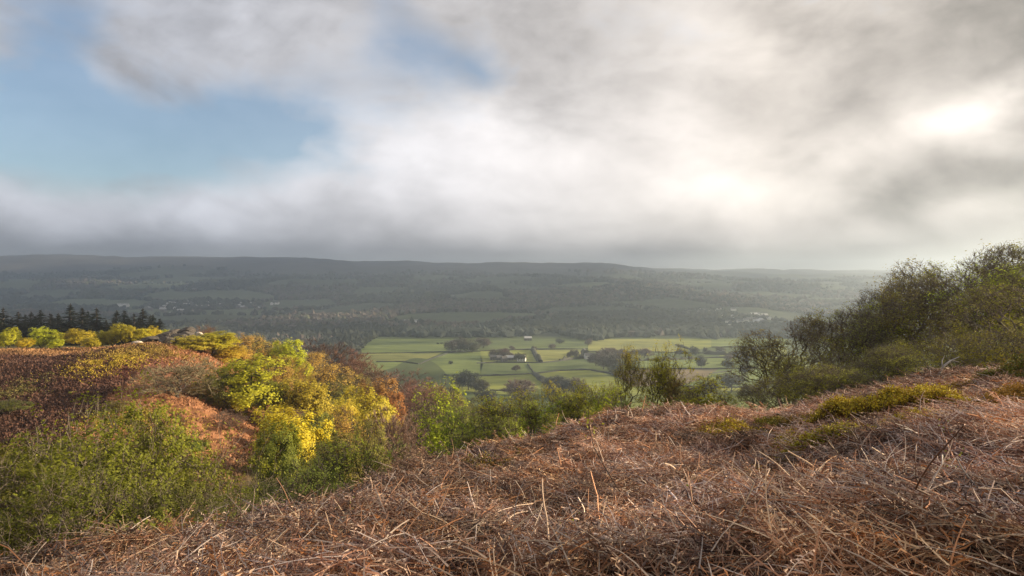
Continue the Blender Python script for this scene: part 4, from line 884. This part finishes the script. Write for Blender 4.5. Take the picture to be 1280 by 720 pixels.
def bracken():
    g = np.random.default_rng(21); G = Geo()
    # fronds: rachis with crumpled pinnae, lying over one another
    X, Y, z = fg_sample(34000, g, p=1.0); n = len(X)
    L = g.uniform(0.22, 0.52, n); a = fg_dir(X, Y) + g.normal(size=n) * 0.65; el = np.abs(g.normal(size=n)) * 0.28 - 0.05
    hd = np.stack([np.cos(a) * np.cos(el), np.sin(a) * np.cos(el), np.sin(el)], 1)
    k = 5; s = np.linspace(0, 1, k); off = g.uniform(0.0, 0.16, n)
    P = np.zeros((n, k, 3)); bend = rdir(n, g) * 0.22; bend[:, 2] = -np.abs(bend[:, 2]) * 1.2
    for i in range(k):
        P[:, i] = np.stack([X, Y, z + off], 1) + hd * (L * s[i])[:, None] + bend * (L * s[i] ** 2)[:, None]
    P[:, :, 2] = np.maximum(P[:, :, 2], H(P[:, :, 0], P[:, :, 1]) + 0.015)
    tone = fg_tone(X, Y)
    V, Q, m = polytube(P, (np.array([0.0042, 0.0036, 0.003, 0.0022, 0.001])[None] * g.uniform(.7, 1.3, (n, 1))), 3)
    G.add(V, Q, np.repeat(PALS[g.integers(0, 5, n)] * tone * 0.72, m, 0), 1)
    # pinnae
    npn = 18; idx = np.repeat(np.arange(n), npn); t = np.tile(np.linspace(0.12, 0.97, npn), n); f = t * (k - 1); i0 = np.minimum(f.astype(int), k - 2); fr = (f - i0)[:, None]
    c = P[idx, i0] * (1 - fr) + P[idx, i0 + 1] * fr; dirr = norm(P[idx, i0 + 1] - P[idx, i0]); nn = len(idx)
    sidev = norm(np.cross(dirr, np.array([0, 0, 1.0]) + rdir(nn, g) * 0.5)) * np.tile(np.where(np.arange(npn) % 2, 1, -1), n)[:, None]
    pl = (L[idx] * 0.26 * (1.1 - t) * g.uniform(.5, 1.2, nn))[:, None]
    d1 = norm(sidev + dirr * 0.5 + rdir(nn, g) * 0.45); d2 = norm(d1 + rdir(nn, g) * 0.9 + np.array([0, 0, -0.25]))
    PP = np.stack([c, c + d1 * pl * 0.5, c + d1 * pl * 0.5 + d2 * pl * 0.5], 1)
    wd = np.stack([np.full(nn, .0035), np.full(nn, .0062), np.full(nn, .0018)], 1) * g.uniform(.6, 1.5, (nn, 1)) * (1 + 0.07 * Y[idx])[:, None]
    V, Q, m = ribbons(PP, wd, norm(np.cross(d1, rdir(nn, g)))); 
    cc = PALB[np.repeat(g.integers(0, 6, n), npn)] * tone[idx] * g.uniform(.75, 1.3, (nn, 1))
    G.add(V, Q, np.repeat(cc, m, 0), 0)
    # loose crumbs of frond
    X, Y, z = fg_sample(230000, g, p=1.15); n = len(X); p0 = np.stack([X, Y, z + g.uniform(0.0, 0.10, n)], 1); d1 = rdir(n, g); d1[:, 2] *= 0.45; d1 = norm(d1); l = (g.uniform(.03, .12, n) * (1 + 0.03 * Y))[:, None]
    PP = np.stack([p0, p0 + d1 * l * .5, p0 + d1 * l * .5 + norm(d1 + rdir(n, g) * .8) * l * .5], 1); wd = np.stack([np.full(n, .002), np.full(n, .0045), np.full(n, .0012)], 1) * g.uniform(.6, 1.5, (n, 1)) * (1 + 0.09 * Y)[:, None]
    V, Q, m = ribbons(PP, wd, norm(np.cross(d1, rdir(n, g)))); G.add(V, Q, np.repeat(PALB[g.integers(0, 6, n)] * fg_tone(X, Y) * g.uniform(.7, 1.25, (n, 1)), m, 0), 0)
    return G
def stalks():
    g = np.random.default_rng(33); G = Geo()
    # lying and leaning broken stalks with kinks
    X, Y, z = fg_sample(19000, g, ymin=3.1, p=1.0); n = len(X); k = 7
    L = 0.10 + 0.42 * g.uniform(size=n) ** 1.8; a = fg_dir(X, Y) + g.normal(size=n) * 0.75 + PI * g.integers(0, 2, n); el = np.abs(g.normal(size=n)) * 0.26
    up = g.uniform(size=n) < 0.15 + 0.28 * sstep(-1, 2, X); el = np.where(up, g.uniform(0.7, 1.45, n), el); L = np.where(up, 0.07 + 0.22 * g.uniform(size=n) ** 1.4, L)
    d = np.stack([np.cos(a) * np.cos(el), np.sin(a) * np.cos(el), np.sin(el)], 1); P = np.zeros((n, k, 3)); P[:, 0] = np.stack([X, Y, z + np.where(up, -0.02, g.uniform(0.02, 0.15, n))], 1)
    for i in range(1, k):
        kink = (g.uniform(size=n) < 0.16)[:, None]
        d = norm(d + rdir(n, g) * np.where(kink, 0.95, 0.12) + np.array([0, 0, -0.03])); P[:, i] = P[:, i - 1] + d * (L / (k - 1))[:, None]
    lo = H(P[:, :, 0], P[:, :, 1]) + 0.012; P[:, 1:, 2] = np.maximum(P[:, 1:, 2], lo[:, 1:])
    r = (g.uniform(0.0020, 0.0046, n) + 0.0012 * sstep(-1, 1, X))[:, None] * np.linspace(1.1, 0.65, k)[None] * (1 + 0.02 * Y)[:, None]
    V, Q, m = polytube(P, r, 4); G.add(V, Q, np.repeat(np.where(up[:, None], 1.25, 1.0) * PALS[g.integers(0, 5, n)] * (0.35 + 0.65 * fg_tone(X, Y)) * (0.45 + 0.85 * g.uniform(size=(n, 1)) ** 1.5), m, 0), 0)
    # thin grass-like side stems
    X, Y, z = fg_sample(60000, g, ymin=2.2, p=1.05); n = len(X); k = 4; L = g.uniform(0.05, 0.24, n); a = fg_dir(X, Y) + g.normal(size=n) * 0.9 + PI * g.integers(0, 2, n); el = g.uniform(-0.2, 1.0, n)
    d = np.stack([np.cos(a) * np.cos(el), np.sin(a) * np.cos(el), np.sin(el)], 1); P = np.zeros((n, k, 3)); P[:, 0] = np.stack([X, Y, z + g.uniform(0.0, 0.12, n)], 1)
    for i in range(1, k): d = norm(d + rdir(n, g) * 0.4 + np.array([0, 0, -0.10])); P[:, i] = P[:, i - 1] + d * (L / (k - 1))[:, None]
    r = g.uniform(0.0009, 0.002, n)[:, None] * np.linspace(1.1, 0.5, k)[None] * (1 + 0.05 * Y)[:, None]
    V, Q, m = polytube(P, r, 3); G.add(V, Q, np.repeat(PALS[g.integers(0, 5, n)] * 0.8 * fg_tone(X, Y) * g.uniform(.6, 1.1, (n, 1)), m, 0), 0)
    return G
me = bracken().mesh('dead_bracken', [M_BRACK, M_STALK]); add_obj('dead_bracken', me, None, (0, 0, 0), 'collapsed reddish-brown dead bracken covering the near slope', 'bracken', None, 'stuff')
me = stalks().mesh('bracken_stalks', [M_STALK]); add_obj('bracken_stalks', me, None, (0, 0, 0), 'pale broken bracken stalks littering the near slope', 'bracken stalks', None, 'stuff')
print('bracken', time.time() - T0)

# bilberry / gorse cushions in the bracken
def cushion(seed, rx, ry, rz, n, col, cx, cy):
    g = np.random.default_rng(seed); G = Geo()
    a = g.uniform(0, 2 * PI, n); q = np.sqrt(g.uniform(size=n)); X = cx + rx * q * np.cos(a); Y = cy + ry * q * np.sin(a); ok = fbm(X * 1.3, Y * 1.3, 3, seed) > -0.5 + 0.9 * q; X = X[ok]; Y = Y[ok]; q = q[ok]; n = len(X)
    z0 = H(X, Y); hh = rz * (1 - q ** 2) * (0.7 + 0.35 * fbm(X * 2.2, Y * 2.2, 2, seed + 1)) + 0.03
    d = norm(np.stack([g.normal(size=n) * .45, g.normal(size=n) * .45, np.ones(n)], 1)); L = g.uniform(.05, .16, n)
    P0 = np.stack([X, Y, z0 + hh - L * 0.5], 1); PP = np.stack([P0, P0 + d * (L * .5)[:, None], P0 + norm(d + rdir(n, g) * .3) * L[:, None]], 1)
    V, Q, m = polytube(PP, np.array([[.004, .003, .001]]).repeat(n, 0), 3); G.add(V, Q, np.repeat(np.array([[.10, .075, .03]]) * np.ones((n, 1)), m, 0), 1)
    k = 7; pp = (PP[:, 1][:, None] + (PP[:, 2] - PP[:, 0])[:, None] * g.uniform(-.3, .8, (n, k, 1)) + g.normal(size=(n, k, 3)) * .018).reshape(-1, 3)
    V, Q = leaves(pp, np.full(len(pp), 0.021 * (1 + 0.045 * cy)), g, np.array([0, 0, .5])); cc = np.array(col) * g.uniform(.6, 1.35, (len(pp), 1)); mixo = (g.uniform(size=(len(pp), 1)) < 0.22); cc = np.where(mixo, np.array([[0.30, 0.17, 0.03]]), cc)
    G.add(V, Q, np.repeat(cc, 4, 0), 0)
    return G.mesh('cushion', [M_BRACK, M_STALK])
gy = (0.52, 0.40, 0.03)
for i, (x, Y, rx, ry, rz, n, col, lab) in enumerate([(1105, 10.6, 1.7, 1.6, 0.46, 15000, gy, 'largest yellow-green bilberry cushion in the bracken'), (1040, 9.0, 0.8, 0.7, 0.26, 3600, (0.36,0.30,0.025), 'green bilberry cushion left of and below the largest one'),
      (1268, 12.6, 0.9, 1.2, 0.52, 5500, (0.15,0.16,0.02), 'dark green cushion near the top right of the bracken'), (1262, 9.6, 0.75, 0.7, 0.3, 3000, (0.36,0.2,0.03), 'orange-tinged cushion under the dark green one'), (925, 12.5, 0.7, 0.8, 0.12, 1500, gy, 'small thin yellow patch by the crest'),
      (945, 8.6, 0.35, 0.5, 0.1, 700, gy, 'faint yellow patch in mid bracken'), (960, 13.0, 0.35, 0.6, 0.15, 700, (0.2,0.18,0.02), 'yellow tuft beside the thin patch'), (610, 11.8, 0.9, 0.9, 0.1, 1200, (0.17,0.14,0.03), 'mossy patch at the left rim of the bracken'), (1190, 12.5, 0.7, 0.9, 0.18, 1600, (0.26,0.15,0.03), 'orange-tinged patch right of the largest cushion'), (1010, 12.6, 0.5, 0.8, 0.12, 900, (0.22, 0.15, 0.03), 'thin ochre patch behind the left cushion'), (1150, 9.4, 0.6, 0.6, 0.12, 1100, gy, 'low thin patch in front of the largest cushion')]):
    X = ux(x) * Y; me = cushion(600 + i, rx, ry, rz, n, col, X, Y); add_obj('bilberry_cushion', me, None, (0, 0, 0), lab, 'low shrub', 'bilberry cushions in the bracken')

# heather and bracken texture on the spur, gorse-yellow tussocks
def spur_cover():
    g = np.random.default_rng(44); G = Geo(); n = 90000
    Y = g.uniform(66, 176, n); X = g.uniform(-0.85, -0.28, n) * Y
    k = (X + 0.12 * (Y - 90) < -34); X = X[k]; Y = Y[k]; n = len(X); z = H(X, Y); col = ground_colour(X, Y)
    bare = (col[:, 0] > 0.22) & (Y < 128); k = ~(bare & (g.uniform(size=n) < 0.8)); X = X[k]; Y = Y[k]; z = z[k]; col = col[k]; n = len(X)
    c0 = np.stack([X, Y, z], 1); d = norm(np.stack([g.normal(size=n) * .6, g.normal(size=n) * .6, np.ones(n) * .9], 1)); L = g.uniform(.25, .7, n)[:, None]
    PP = np.stack([c0 - d * .05, c0 + d * L * .6, c0 + d * L * .8 + norm(rdir(n, g) + [0, 0, -.4]) * L * .4], 1); wd = np.array([[.10, .22, .05]]) * g.uniform(.5, 1.3, (n, 1))
    V, Q, m = ribbons(PP, wd, norm(np.cross(d, rdir(n, g)))); cc = col * 1.2 * g.uniform(.6, 1.5, (n, 1)); G.add(V, Q, np.repeat(cc, m, 0), 0)
    return G.mesh('spur_heather', [M_BRACK, M_STALK])
add_obj('heather', spur_cover(), None, (0, 0, 0), 'purple-brown heather and bracken covering the spur on the left', 'heather', None, 'stuff')
def gorse():
    g = np.random.default_rng(45); G = Geo()
    for (x, Y, rx, ry, n, col) in [(140, 128, 6.5, 8, 2200, (.42, .30, .03)), (178, 100, 8, 5, 2000, (.34, .27, .03)), (210, 92, 6, 5, 1500, (.28, .26, .03)), (165, 137, 9, 3, 1200, (.36, .24, .05)), (100, 86, 13, 4, 2600, (.20, .20, .02)), (30, 80, 12, 5, 1500, (.16, .15, .02)), (5, 112, 5, 12, 1200, (.14, .12, .03)),
                               (155, 86, 10, 5, 2200, (.24, .22, .02)), (200, 140, 12, 4, 1500, (.30, .2, .04)), (230, 84, 4, 5, 800, (.3, .28, .04))]:
        X = ux(x) * Y + g.normal(size=n) * rx * .5; YY = Y + g.normal(size=n) * ry * .5; ok = fbm(X / 2.5, YY / 2.5, 3, int(x)) > -0.15; X = X[ok]; YY = YY[ok]; n = len(X)
        c = np.stack([X, YY, H(X, YY) + g.uniform(.0, .5, n)], 1); k = 5; pp = (c[:, None] + g.normal(size=(n, k, 3)) * .22).reshape(-1, 3)
        V, Q = leaves(pp, np.full(len(pp), .24), g, np.array([.2, -.1, .5])); G.add(V, Q, np.repeat(np.array(col) * g.uniform(.6, 1.3, (len(pp), 1)), 4, 0), 0)
    return G.mesh('gorse', [M_BRACK])
add_obj('gorse', gorse(), None, (0, 0, 0), 'yellow gorse and rough grass patches on the spur', 'gorse', None, 'stuff')

# small things in the bracken: dead branch, sapling, stick, sprigs
def stick(name, pts, rad, mat, lab, cat, parent=None, sides=6):
    P = np.array(pts, float)[None]; V, Q, _ = polytube(P, np.array(rad, float)[None], sides); g = Geo(); g.add(V, Q); o = add_obj(name, g.mesh(name, [mat], smooth=True, col=False), parent, (0, 0, 0), lab, cat); return o
M_DEAD = rough_mat('bleached_wood', (0.5, 0.46, 0.42), (0.3, 0.27, 0.24), 9); M_RUST = rough_mat('reddish_stem', (0.30, 0.14, 0.07), (0.2, 0.09, 0.05), 12)
X, Y = spot(1176, 17.5); gz = float(H(X, Y)); b = np.array([X, Y, gz])
o = stick('dead_branch', [b + q for q in [(-.15, 0, -.05), (0, 0, .18), (.10, 0, .36), (.28, 0, .5), (.50, 0, .60)]], [.035, .032, .028, .022, .01], M_DEAD, 'bleached forked dead branch poking out of the bracken crest', 'branch')
stick('twig', [b + q for q in [(0.08, 0, .32), (.06, .0, .5), (.12, 0, .62)]], [.018, .014, .006], M_DEAD, None, None, o); stick('twig', [b + q for q in [(0.28, 0, .5), (.36, .0, .5), (.5, 0, .47)]], [.014, .01, .004], M_DEAD, None, None, o)
X, Y = spot(140, 5.5); gz = float(H(X, Y)); stick('broken_stem', [(X, Y, gz - .03), (X + .002, Y, gz + .07), (X - .001, Y, gz + .15)], [.011, .010, .008], M_RUST, 'short upright reddish broken stem on the left bracken rim', 'stem')
# sapling
def sapling(x0, Y0, pts, leafs, lab, ls=0.035, col=(0.35, 0.33, 0.04), r0=0.006):
    X = ux(x0) * Y0; gz = float(H(X, Y0)); b = np.array([X, Y0, gz]); P = np.array(pts, float); n = len(P)
    e = bpy.data.objects.new('sapling', None); C.objects.link(e); e.location = b; tag(e, lab, 'sapling', None)
    V, Q, _ = polytube(P[None], np.linspace(r0, r0 * .35, n)[None], 5); g = Geo(); g.add(V, Q); add_obj('stem', g.mesh('stem', [M_BARK], col=False), e)
    gg = np.random.default_rng(int(x0)); k = leafs; t = gg.uniform(.72, 1, k) * (n - 1); i0 = np.minimum(t.astype(int), n - 2); f = (t - i0)[:, None]; c = P[i0] * (1 - f) + P[i0 + 1] * f + gg.normal(size=(k, 3)) * .05
    V, Q = leaves(c, np.full(k, ls), gg); g = Geo(); g.add(V, Q); o = add_obj('leaves', g.mesh('leaves', [M_LEAF], col=False), e); o.color = (*col, 1)
sapling(785, 6.6, [(0, 0, 0), (-.10, 0, .14), (-.22, 0, .34), (-.32, 0, .52), (-.37, 0, .72), (-.38, 0, .92)], 34, 'thin dark sapling with a few yellow-green leaves at its tip in the bracken')
for (x, Y, lab) in [(718, 4.6, 'tiny green-leaved sprig low in the middle of the bracken'), (700, 4.35, 'second tiny green sprig, just left of the middle one'), (432, 5.3, 'tiny green sprig in the left of the bracken'), (1202, 4.9, 'tiny green sprig right among the pale stalks'), (803, 3.8, 'lowest tiny yellow-green sprig in the bracken'), (880, 4.9, 'tiny green sprig in the lower centre of the bracken'), (1185, 6.4, 'tiny green sprig below the largest cushion')]:
    sapling(x, Y, [(0, 0, 0), (.01, 0, .08), (-.01, .01, .16), (.01, 0, .23)], 16, lab, 0.02, (0.22, 0.26, 0.02), 0.003)
print('details', time.time() - T0)

# ------------------------------------------------------------------ sun, clouds, sky, haze
SUN_AZ, SUN_EL = math.radians(82), math.radians(16)
S = np.array([math.cos(SUN_EL) * math.sin(SUN_AZ), math.cos(SUN_EL) * math.cos(SUN_AZ), math.sin(SUN_EL)])
ld = bpy.data.lights.new('sun', 'SUN'); ld.energy = 5.0; ld.angle = math.radians(0.5); ld.color = (1.0, 0.83, 0.58)
lo = bpy.data.objects.new('sun', ld); C.objects.link(lo)
from mathutils import Vector
lo.rotation_euler = Vector(tuple(S)).to_track_quat('Z', 'Y').to_euler(); lo.location = (300, 0, 200)

def lit_mask(X, Y):
    """where holes are cut in the added cloud bank to let the sun through, in ground coordinates"""
    def ell(cx, cy, rx, ry): return 1 - np.sqrt(((X - cx) / rx) ** 2 + ((Y - cy) / ry) ** 2)
    m = np.minimum(np.minimum((X + 700) / 300, (330 - X) / 120), np.minimum((Y + 55 + 0.05 * X) / 60, (np.interp(X, [-200, -90], [222, 430]) - Y) / 120))
    v = np.where((Y > 600) & (Y < 1450), 0.10 + 0.9 * fbm(X / 420, Y / 110, 3, 61), -1)
    v = v + 0.5 * sstep(100, 700, X); v = np.where(X > -700, v, -1)
    m = np.maximum(m, v)
    m = np.maximum(m, np.where((Y > 1450), -0.8 + 1.2 * fbm(X / 800, Y / 330, 2, 66) + 1.12 * sstep(-100, 1100, X), -1))
    return m
def shade_cloud_bank():  # added out of view to block the sun, holes shaped for the lit ground
    hgt = 2000.0; off = S / S[2] * (hgt - (-60))
    st = 22.0; gx = np.arange(-4200, 5200, st); gy = np.arange(-1500, 5400, st); GX, GY = np.meshgrid(gx, gy); m = lit_mask(GX, GY) + 0.03 * fbm(GX / 60, GY / 60, 2, 4)
    solid = (m < 0) & ((GX + off[0]) > 0.98 * (GY + off[1]))      # the bank lies wholly to the right of the view
    # puffy: thickness grows away from holes
    th = np.clip(-m, 0, 1); up = 60 + 240 * th + 60 * fbm(GX / 260, GY / 260, 4, 8); dn = 20 + 60 * th + 25 * fbm(GX / 200, GY / 200, 4, 9)
    ny, nx = GX.shape; t0 = np.maximum(up, 5); t1 = -np.maximum(dn, 5); k = S / S[2]
    A, B = [np.stack([GX + off[0] + k[0] * t, GY + off[1] + k[1] * t, hgt + t], -1).reshape(-1, 3) for t in (t0, t1)]
    cell = solid[:-1, :-1]; ii, jj = np.where(cell); a = ii * nx + jj; q = np.stack([a, a + 1, a + nx + 1, a + nx], 1); nb = len(A)
    Q = [q, q[:, ::-1] + nb]
    for di, dj, e in ((0, -1, (0, 3)), (0, 1, (2, 1)), (-1, 0, (1, 0)), (1, 0, (3, 2))):
        i2 = ii + di; j2 = jj + dj; inside = (i2 >= 0) & (j2 >= 0) & (i2 < ny - 1) & (j2 < nx - 1); nbv = np.zeros(len(ii), bool); nbv[inside] = cell[i2[inside], j2[inside]]
        o = ~nbv; v0 = q[o, e[0]]; v1 = q[o, e[1]]; Q.append(np.stack([v0, v1, v1 + nb, v0 + nb], 1))
    Q = np.concatenate(Q); used = np.unique(Q); mp = np.full(2 * nb, -1); mp[used] = np.arange(len(used))
    mt, nt = newmat('cloud'); n = N(nt); d = n.new('ShaderNodeBsdfDiffuse'); d.inputs[0].default_value = (.9, .9, .92, 1); t = n.new('ShaderNodeBsdfTranslucent'); t.inputs[0].default_value = (.9, .9, .92, 1)
    mx = n.new('ShaderNodeMixShader'); mx.inputs[0].default_value = 0.5; n.link(d.outputs[0], mx.inputs[1]); n.link(t.outputs[0], mx.inputs[2]); o = n.new('ShaderNodeOutputMaterial'); n.link(mx.outputs[0], o.inputs[0])
    me = mesh_from('shade_cloud_bank', np.concatenate([A, B])[used], mp[Q], None, None, True, [mt])
    add_obj('shade_clouds', me, None, (0, 0, 0), 'unseen cloud bank added right of the view to shade the ground', 'cloud', None, 'stuff')
shade_cloud_bank()

hz = bpy.data.meshes.new('haze'); V, Q = boxm(-6800, 6800, -120, 9600, -190, 160); hz.from_pydata([tuple(v) for v in V], [], [tuple(int(i) for i in q) for q in Q]); hz.update()
mt, nt = newmat('haze'); n = N(nt); pv = n.new('ShaderNodeVolumePrincipled'); pv.inputs['Color'].default_value = (0.66, 0.76, 0.88, 1); pv.inputs['Density'].default_value = 2.5e-4; pv.inputs['Anisotropy'].default_value = 0.62
o = n.new('ShaderNodeOutputMaterial'); n.link(pv.outputs[0], o.inputs['Volume']); hz.materials.append(mt); add_obj('haze', hz, None, (0, 0, 0), 'pale morning haze filling the valley', 'haze', None, 'stuff')

world = bpy.data.worlds.new('World'); bpy.context.scene.world = world; world.use_nodes = True; nt = world.node_tree; nt.nodes.clear(); n = N(nt)
sky = n.new('ShaderNodeTexSky', sky_type='NISHITA', sun_disc=False); sky.sun_elevation = SUN_EL; sky.sun_rotation = SUN_AZ; sky.altitude = 300; sky.dust_density = 0.2; sky.ozone_density = 2.0
D = n.new('ShaderNodeTexCoord').outputs['Generated']; sep = n.new('ShaderNodeSeparateXYZ'); n.link(D, sep.inputs[0]); dx, dy, dz = sep.outputs
az = n.m('ARCTAN2', dx, dy); el = n.m('ARCSINE', dz)
stretch = n.vm('MULTIPLY', D, (1, 1, 1.7))
w1 = n.noise(stretch, 2.6, 5, 0.55); w2 = n.noise(n.vm('ADD', stretch, (5.3, 1.7, 3.1)), 2.6, 5, 0.55); w3 = n.noise(n.vm('ADD', stretch, (1.3, 9.7, 2.1)), 4.0, 7, 0.52, 0.4); w4 = n.noise(n.vm('ADD', stretch, (7.3, 2.7, 6.1)), 13, 8, 0.58, 0.5)
azw = n.m('ADD', az, n.m('MULTIPLY', n.m('SUBTRACT', w1, 0.5), 0.40)); elw = n.m('ADD', el, n.m('MULTIPLY', n.m('SUBTRACT', w2, 0.5), 0.18))
w5 = n.noise(n.vm('ADD', n.vm('ADD', stretch, (1.3, 9.7, 2.1)), (0.045, 0.0, 0.03)), 4.0, 7, 0.52, 0.4)
w6 = n.noise(n.vm('ADD', n.vm('ADD', stretch, (7.3, 2.7, 6.1)), (0.015, 0.0, 0.012)), 13, 8, 0.58, 0.5)
def blob(x, y, sx, sy, amp, A=azw, E=elw):
    a0 = math.atan(ux(x)); e0 = math.atan((HOR - y) / F * math.cos(a0)); sx = sx / F * math.cos(a0) ** 1.5; sy = sy / F * math.cos(a0)
    q = n.m('ADD', n.m('POWER', n.m('ABSOLUTE', n.m('DIVIDE', n.m('SUBTRACT', A, a0), sx)), 2), n.m('POWER', n.m('ABSOLUTE', n.m('DIVIDE', n.m('SUBTRACT', E, e0), sy)), 2))
    return n.m('MULTIPLY', n.m('EXPONENT', n.m('MULTIPLY', q, -1)), amp)
def total(items, start):
    t = start
    for q in items: t = n.m('ADD', t, q)
    return t
# openings of blue
hole = total([blob(15, 40, 60, 90, 0.8), blob(60, 150, 120, 85, 1.0), blob(210, 165, 190, 48, 0.95), blob(90, 212, 170, 42, 0.8), blob(270, 185, 170, 38, 0.45), blob(440, 205, 60, 28, 0.3), blob(330, 140, 130, 35, 0.6), blob(530, 95, 75, 50, 0.75), blob(500, 20, 50, 35, 0.35), blob(400, 190, 50, 35, 0.55), blob(590, 110, 40, 30, 0.4)], 0.0)
hole = n.m('ADD', hole, n.m('MULTIPLY', n.m('SUBTRACT', w3, 0.5), 1.5)); hole = n.m('ADD', hole, n.m('MULTIPLY', n.m('SUBTRACT', w4, 0.5), 0.8)); hole = n.mr(hole, 0.15, 1.05, 0, 0.84)
# brightness of the cloud
B = total([blob(960, 235, 330, 75, 0.23), blob(1030, 250, 130, 35, 0.05), blob(1175, 165, 70, 42, 0.30), blob(640, 225, 330, 70, 0.17), blob(900, 60, 130, 130, 0.09), blob(480, 160, 110, 50, 0.09), blob(215, 246, 90, 18, 0.12), blob(70, 258, 120, 20, 0.12), blob(200, 275, 260, 22, 0.06), blob(350, 235, 160, 40, 0.07),
           blob(1200, 238, 105, 48, -0.25), blob(1275, 130, 70, 90, -0.16), blob(1240, 20, 170, 90, -0.12), blob(700, 40, 120, 90, -0.05), blob(720, 30, 90, 60, -0.03), blob(560, 210, 170, 40, 0.08), blob(820, 130, 280, 90, 0.08), blob(980, 300, 280, 28, 0.13), blob(700, 60, 400, 120, 0.03), blob(1080, 120, 90, 40, -0.03)], 0.29)
B = n.m('ADD', B, n.m('MULTIPLY', n.m('SUBTRACT', w3, 0.5), 0.42)); B = n.m('ADD', B, n.m('MULTIPLY', n.m('SUBTRACT', w4, 0.5), 0.13)); B = n.m('ADD', B, n.m('MULTIPLY', n.m('SUBTRACT', w3, w5), 0.32)); B = n.m('ADD', B, n.m('MULTIPLY', n.m('SUBTRACT', w4, w6), 0.07))
# the flat grey base of the cloud sheet low over the horizon, and the bright gap under it
def bandf(y, sy, amp, E=el): e0 = (HOR - y) / F; return n.m('MULTIPLY', n.m('EXPONENT', n.m('MULTIPLY', n.m('POWER', n.m('ABSOLUTE', n.m('DIVIDE', n.m('SUBTRACT', E, e0), sy / F)), 2), -1)), amp)
elm = n.m('ADD', el, n.m('MULTIPLY', n.m('SUBTRACT', w2, 0.5), 0.07))
base = bandf(322, 22, 1.0, n.m('ADD', el, n.m('MULTIPLY', n.m('SUBTRACT', w2, 0.5), 0.035)))
B = n.m('MULTIPLY', B, n.m('SUBTRACT', 1, n.m('MULTIPLY', base, n.mr(az, -0.5, 0.1, 0.38, 0.15))))
# overhead and behind the viewer the cloud is thinner and sunlit
B = n.m('MULTIPLY', B, n.m('MAXIMUM', n.mr(el, 0.45, 0.95, 1, 1.3), n.m('MULTIPLY', n.mr(dy, 0.15, -0.5, 1, 0.9), n.mr(el, 0, 0.1, 0.6, 1))))
gap = n.m('MULTIPLY', bandf(338.5, 3.0, 0.55), n.m('MULTIPLY', n.mr(az, 0.05, 0.2, 0, 1), n.mr(w4, 0.42, 0.55, 0.3, 1)))
B = n.m('ADD', B, gap); B = n.m('MAXIMUM', B, 0.06)
hole = n.m('MULTIPLY', hole, n.mr(elm, 0.078, 0.125, 0, 1))
warm = n.mr(az, -0.45, 0.35, 0, 1); tint = n.mix(warm, (0.96, 0.98, 1.07, 1), (1.09, 0.99, 0.90, 1))
cc = n.vm('SCALE', tint, sc=B)
bg1 = n.new('ShaderNodeBackground'); n.link(sky.outputs[0], bg1.inputs[0]); bg1.inputs[1].default_value = 0.062
bg2 = n.new('ShaderNodeBackground'); n.link(cc, bg2.inputs[0]); bg2.inputs[1].default_value = 0.73
mx = n.new('ShaderNodeMixShader'); n.link(n.m('SUBTRACT', 1, hole), mx.inputs[0]); n.link(bg1.outputs[0], mx.inputs[1]); n.link(bg2.outputs[0], mx.inputs[2])
o = n.new('ShaderNodeOutputWorld'); n.link(mx.outputs[0], o.inputs[0])
world.cycles.sampling_method = 'MANUAL'; world.cycles.sample_map_resolution = 1024

# ------------------------------------------------------------------ camera and render settings
cd_ = bpy.data.cameras.new('camera'); cd_.lens = 24; cd_.sensor_width = 36; cd_.clip_start = 0.05; cd_.clip_end = 30000
cam = bpy.data.objects.new('camera', cd_); C.objects.link(cam); cam.location = (0, 0, 0); cam.rotation_euler = (PI / 2 - math.atan((360 - HOR) / F), 0, 0)
sc = bpy.context.scene; sc.camera = cam
sc.view_settings.view_transform = 'Standard'; sc.view_settings.look = 'None'; sc.view_settings.exposure = 1.3; sc.view_settings.gamma = 1
cy = sc.cycles; cy.use_denoising = True
try: cy.denoiser = 'OPENIMAGEDENOISE'; cy.denoising_input_passes = 'RGB_ALBEDO_NORMAL'; cy.denoising_prefilter = 'ACCURATE'
except Exception as ex: print(ex)
cy.max_bounces = 5; cy.diffuse_bounces = 3; cy.glossy_bounces = 1; cy.transmission_bounces = 2; cy.transparent_max_bounces = 4; cy.volume_bounces = 1; cy.use_adaptive_sampling = False
cy.caustics_reflective = False; cy.caustics_refractive = False; cy.sample_clamp_indirect = 4
print('script', time.time() - T0, 'objects', len(bpy.data.objects))
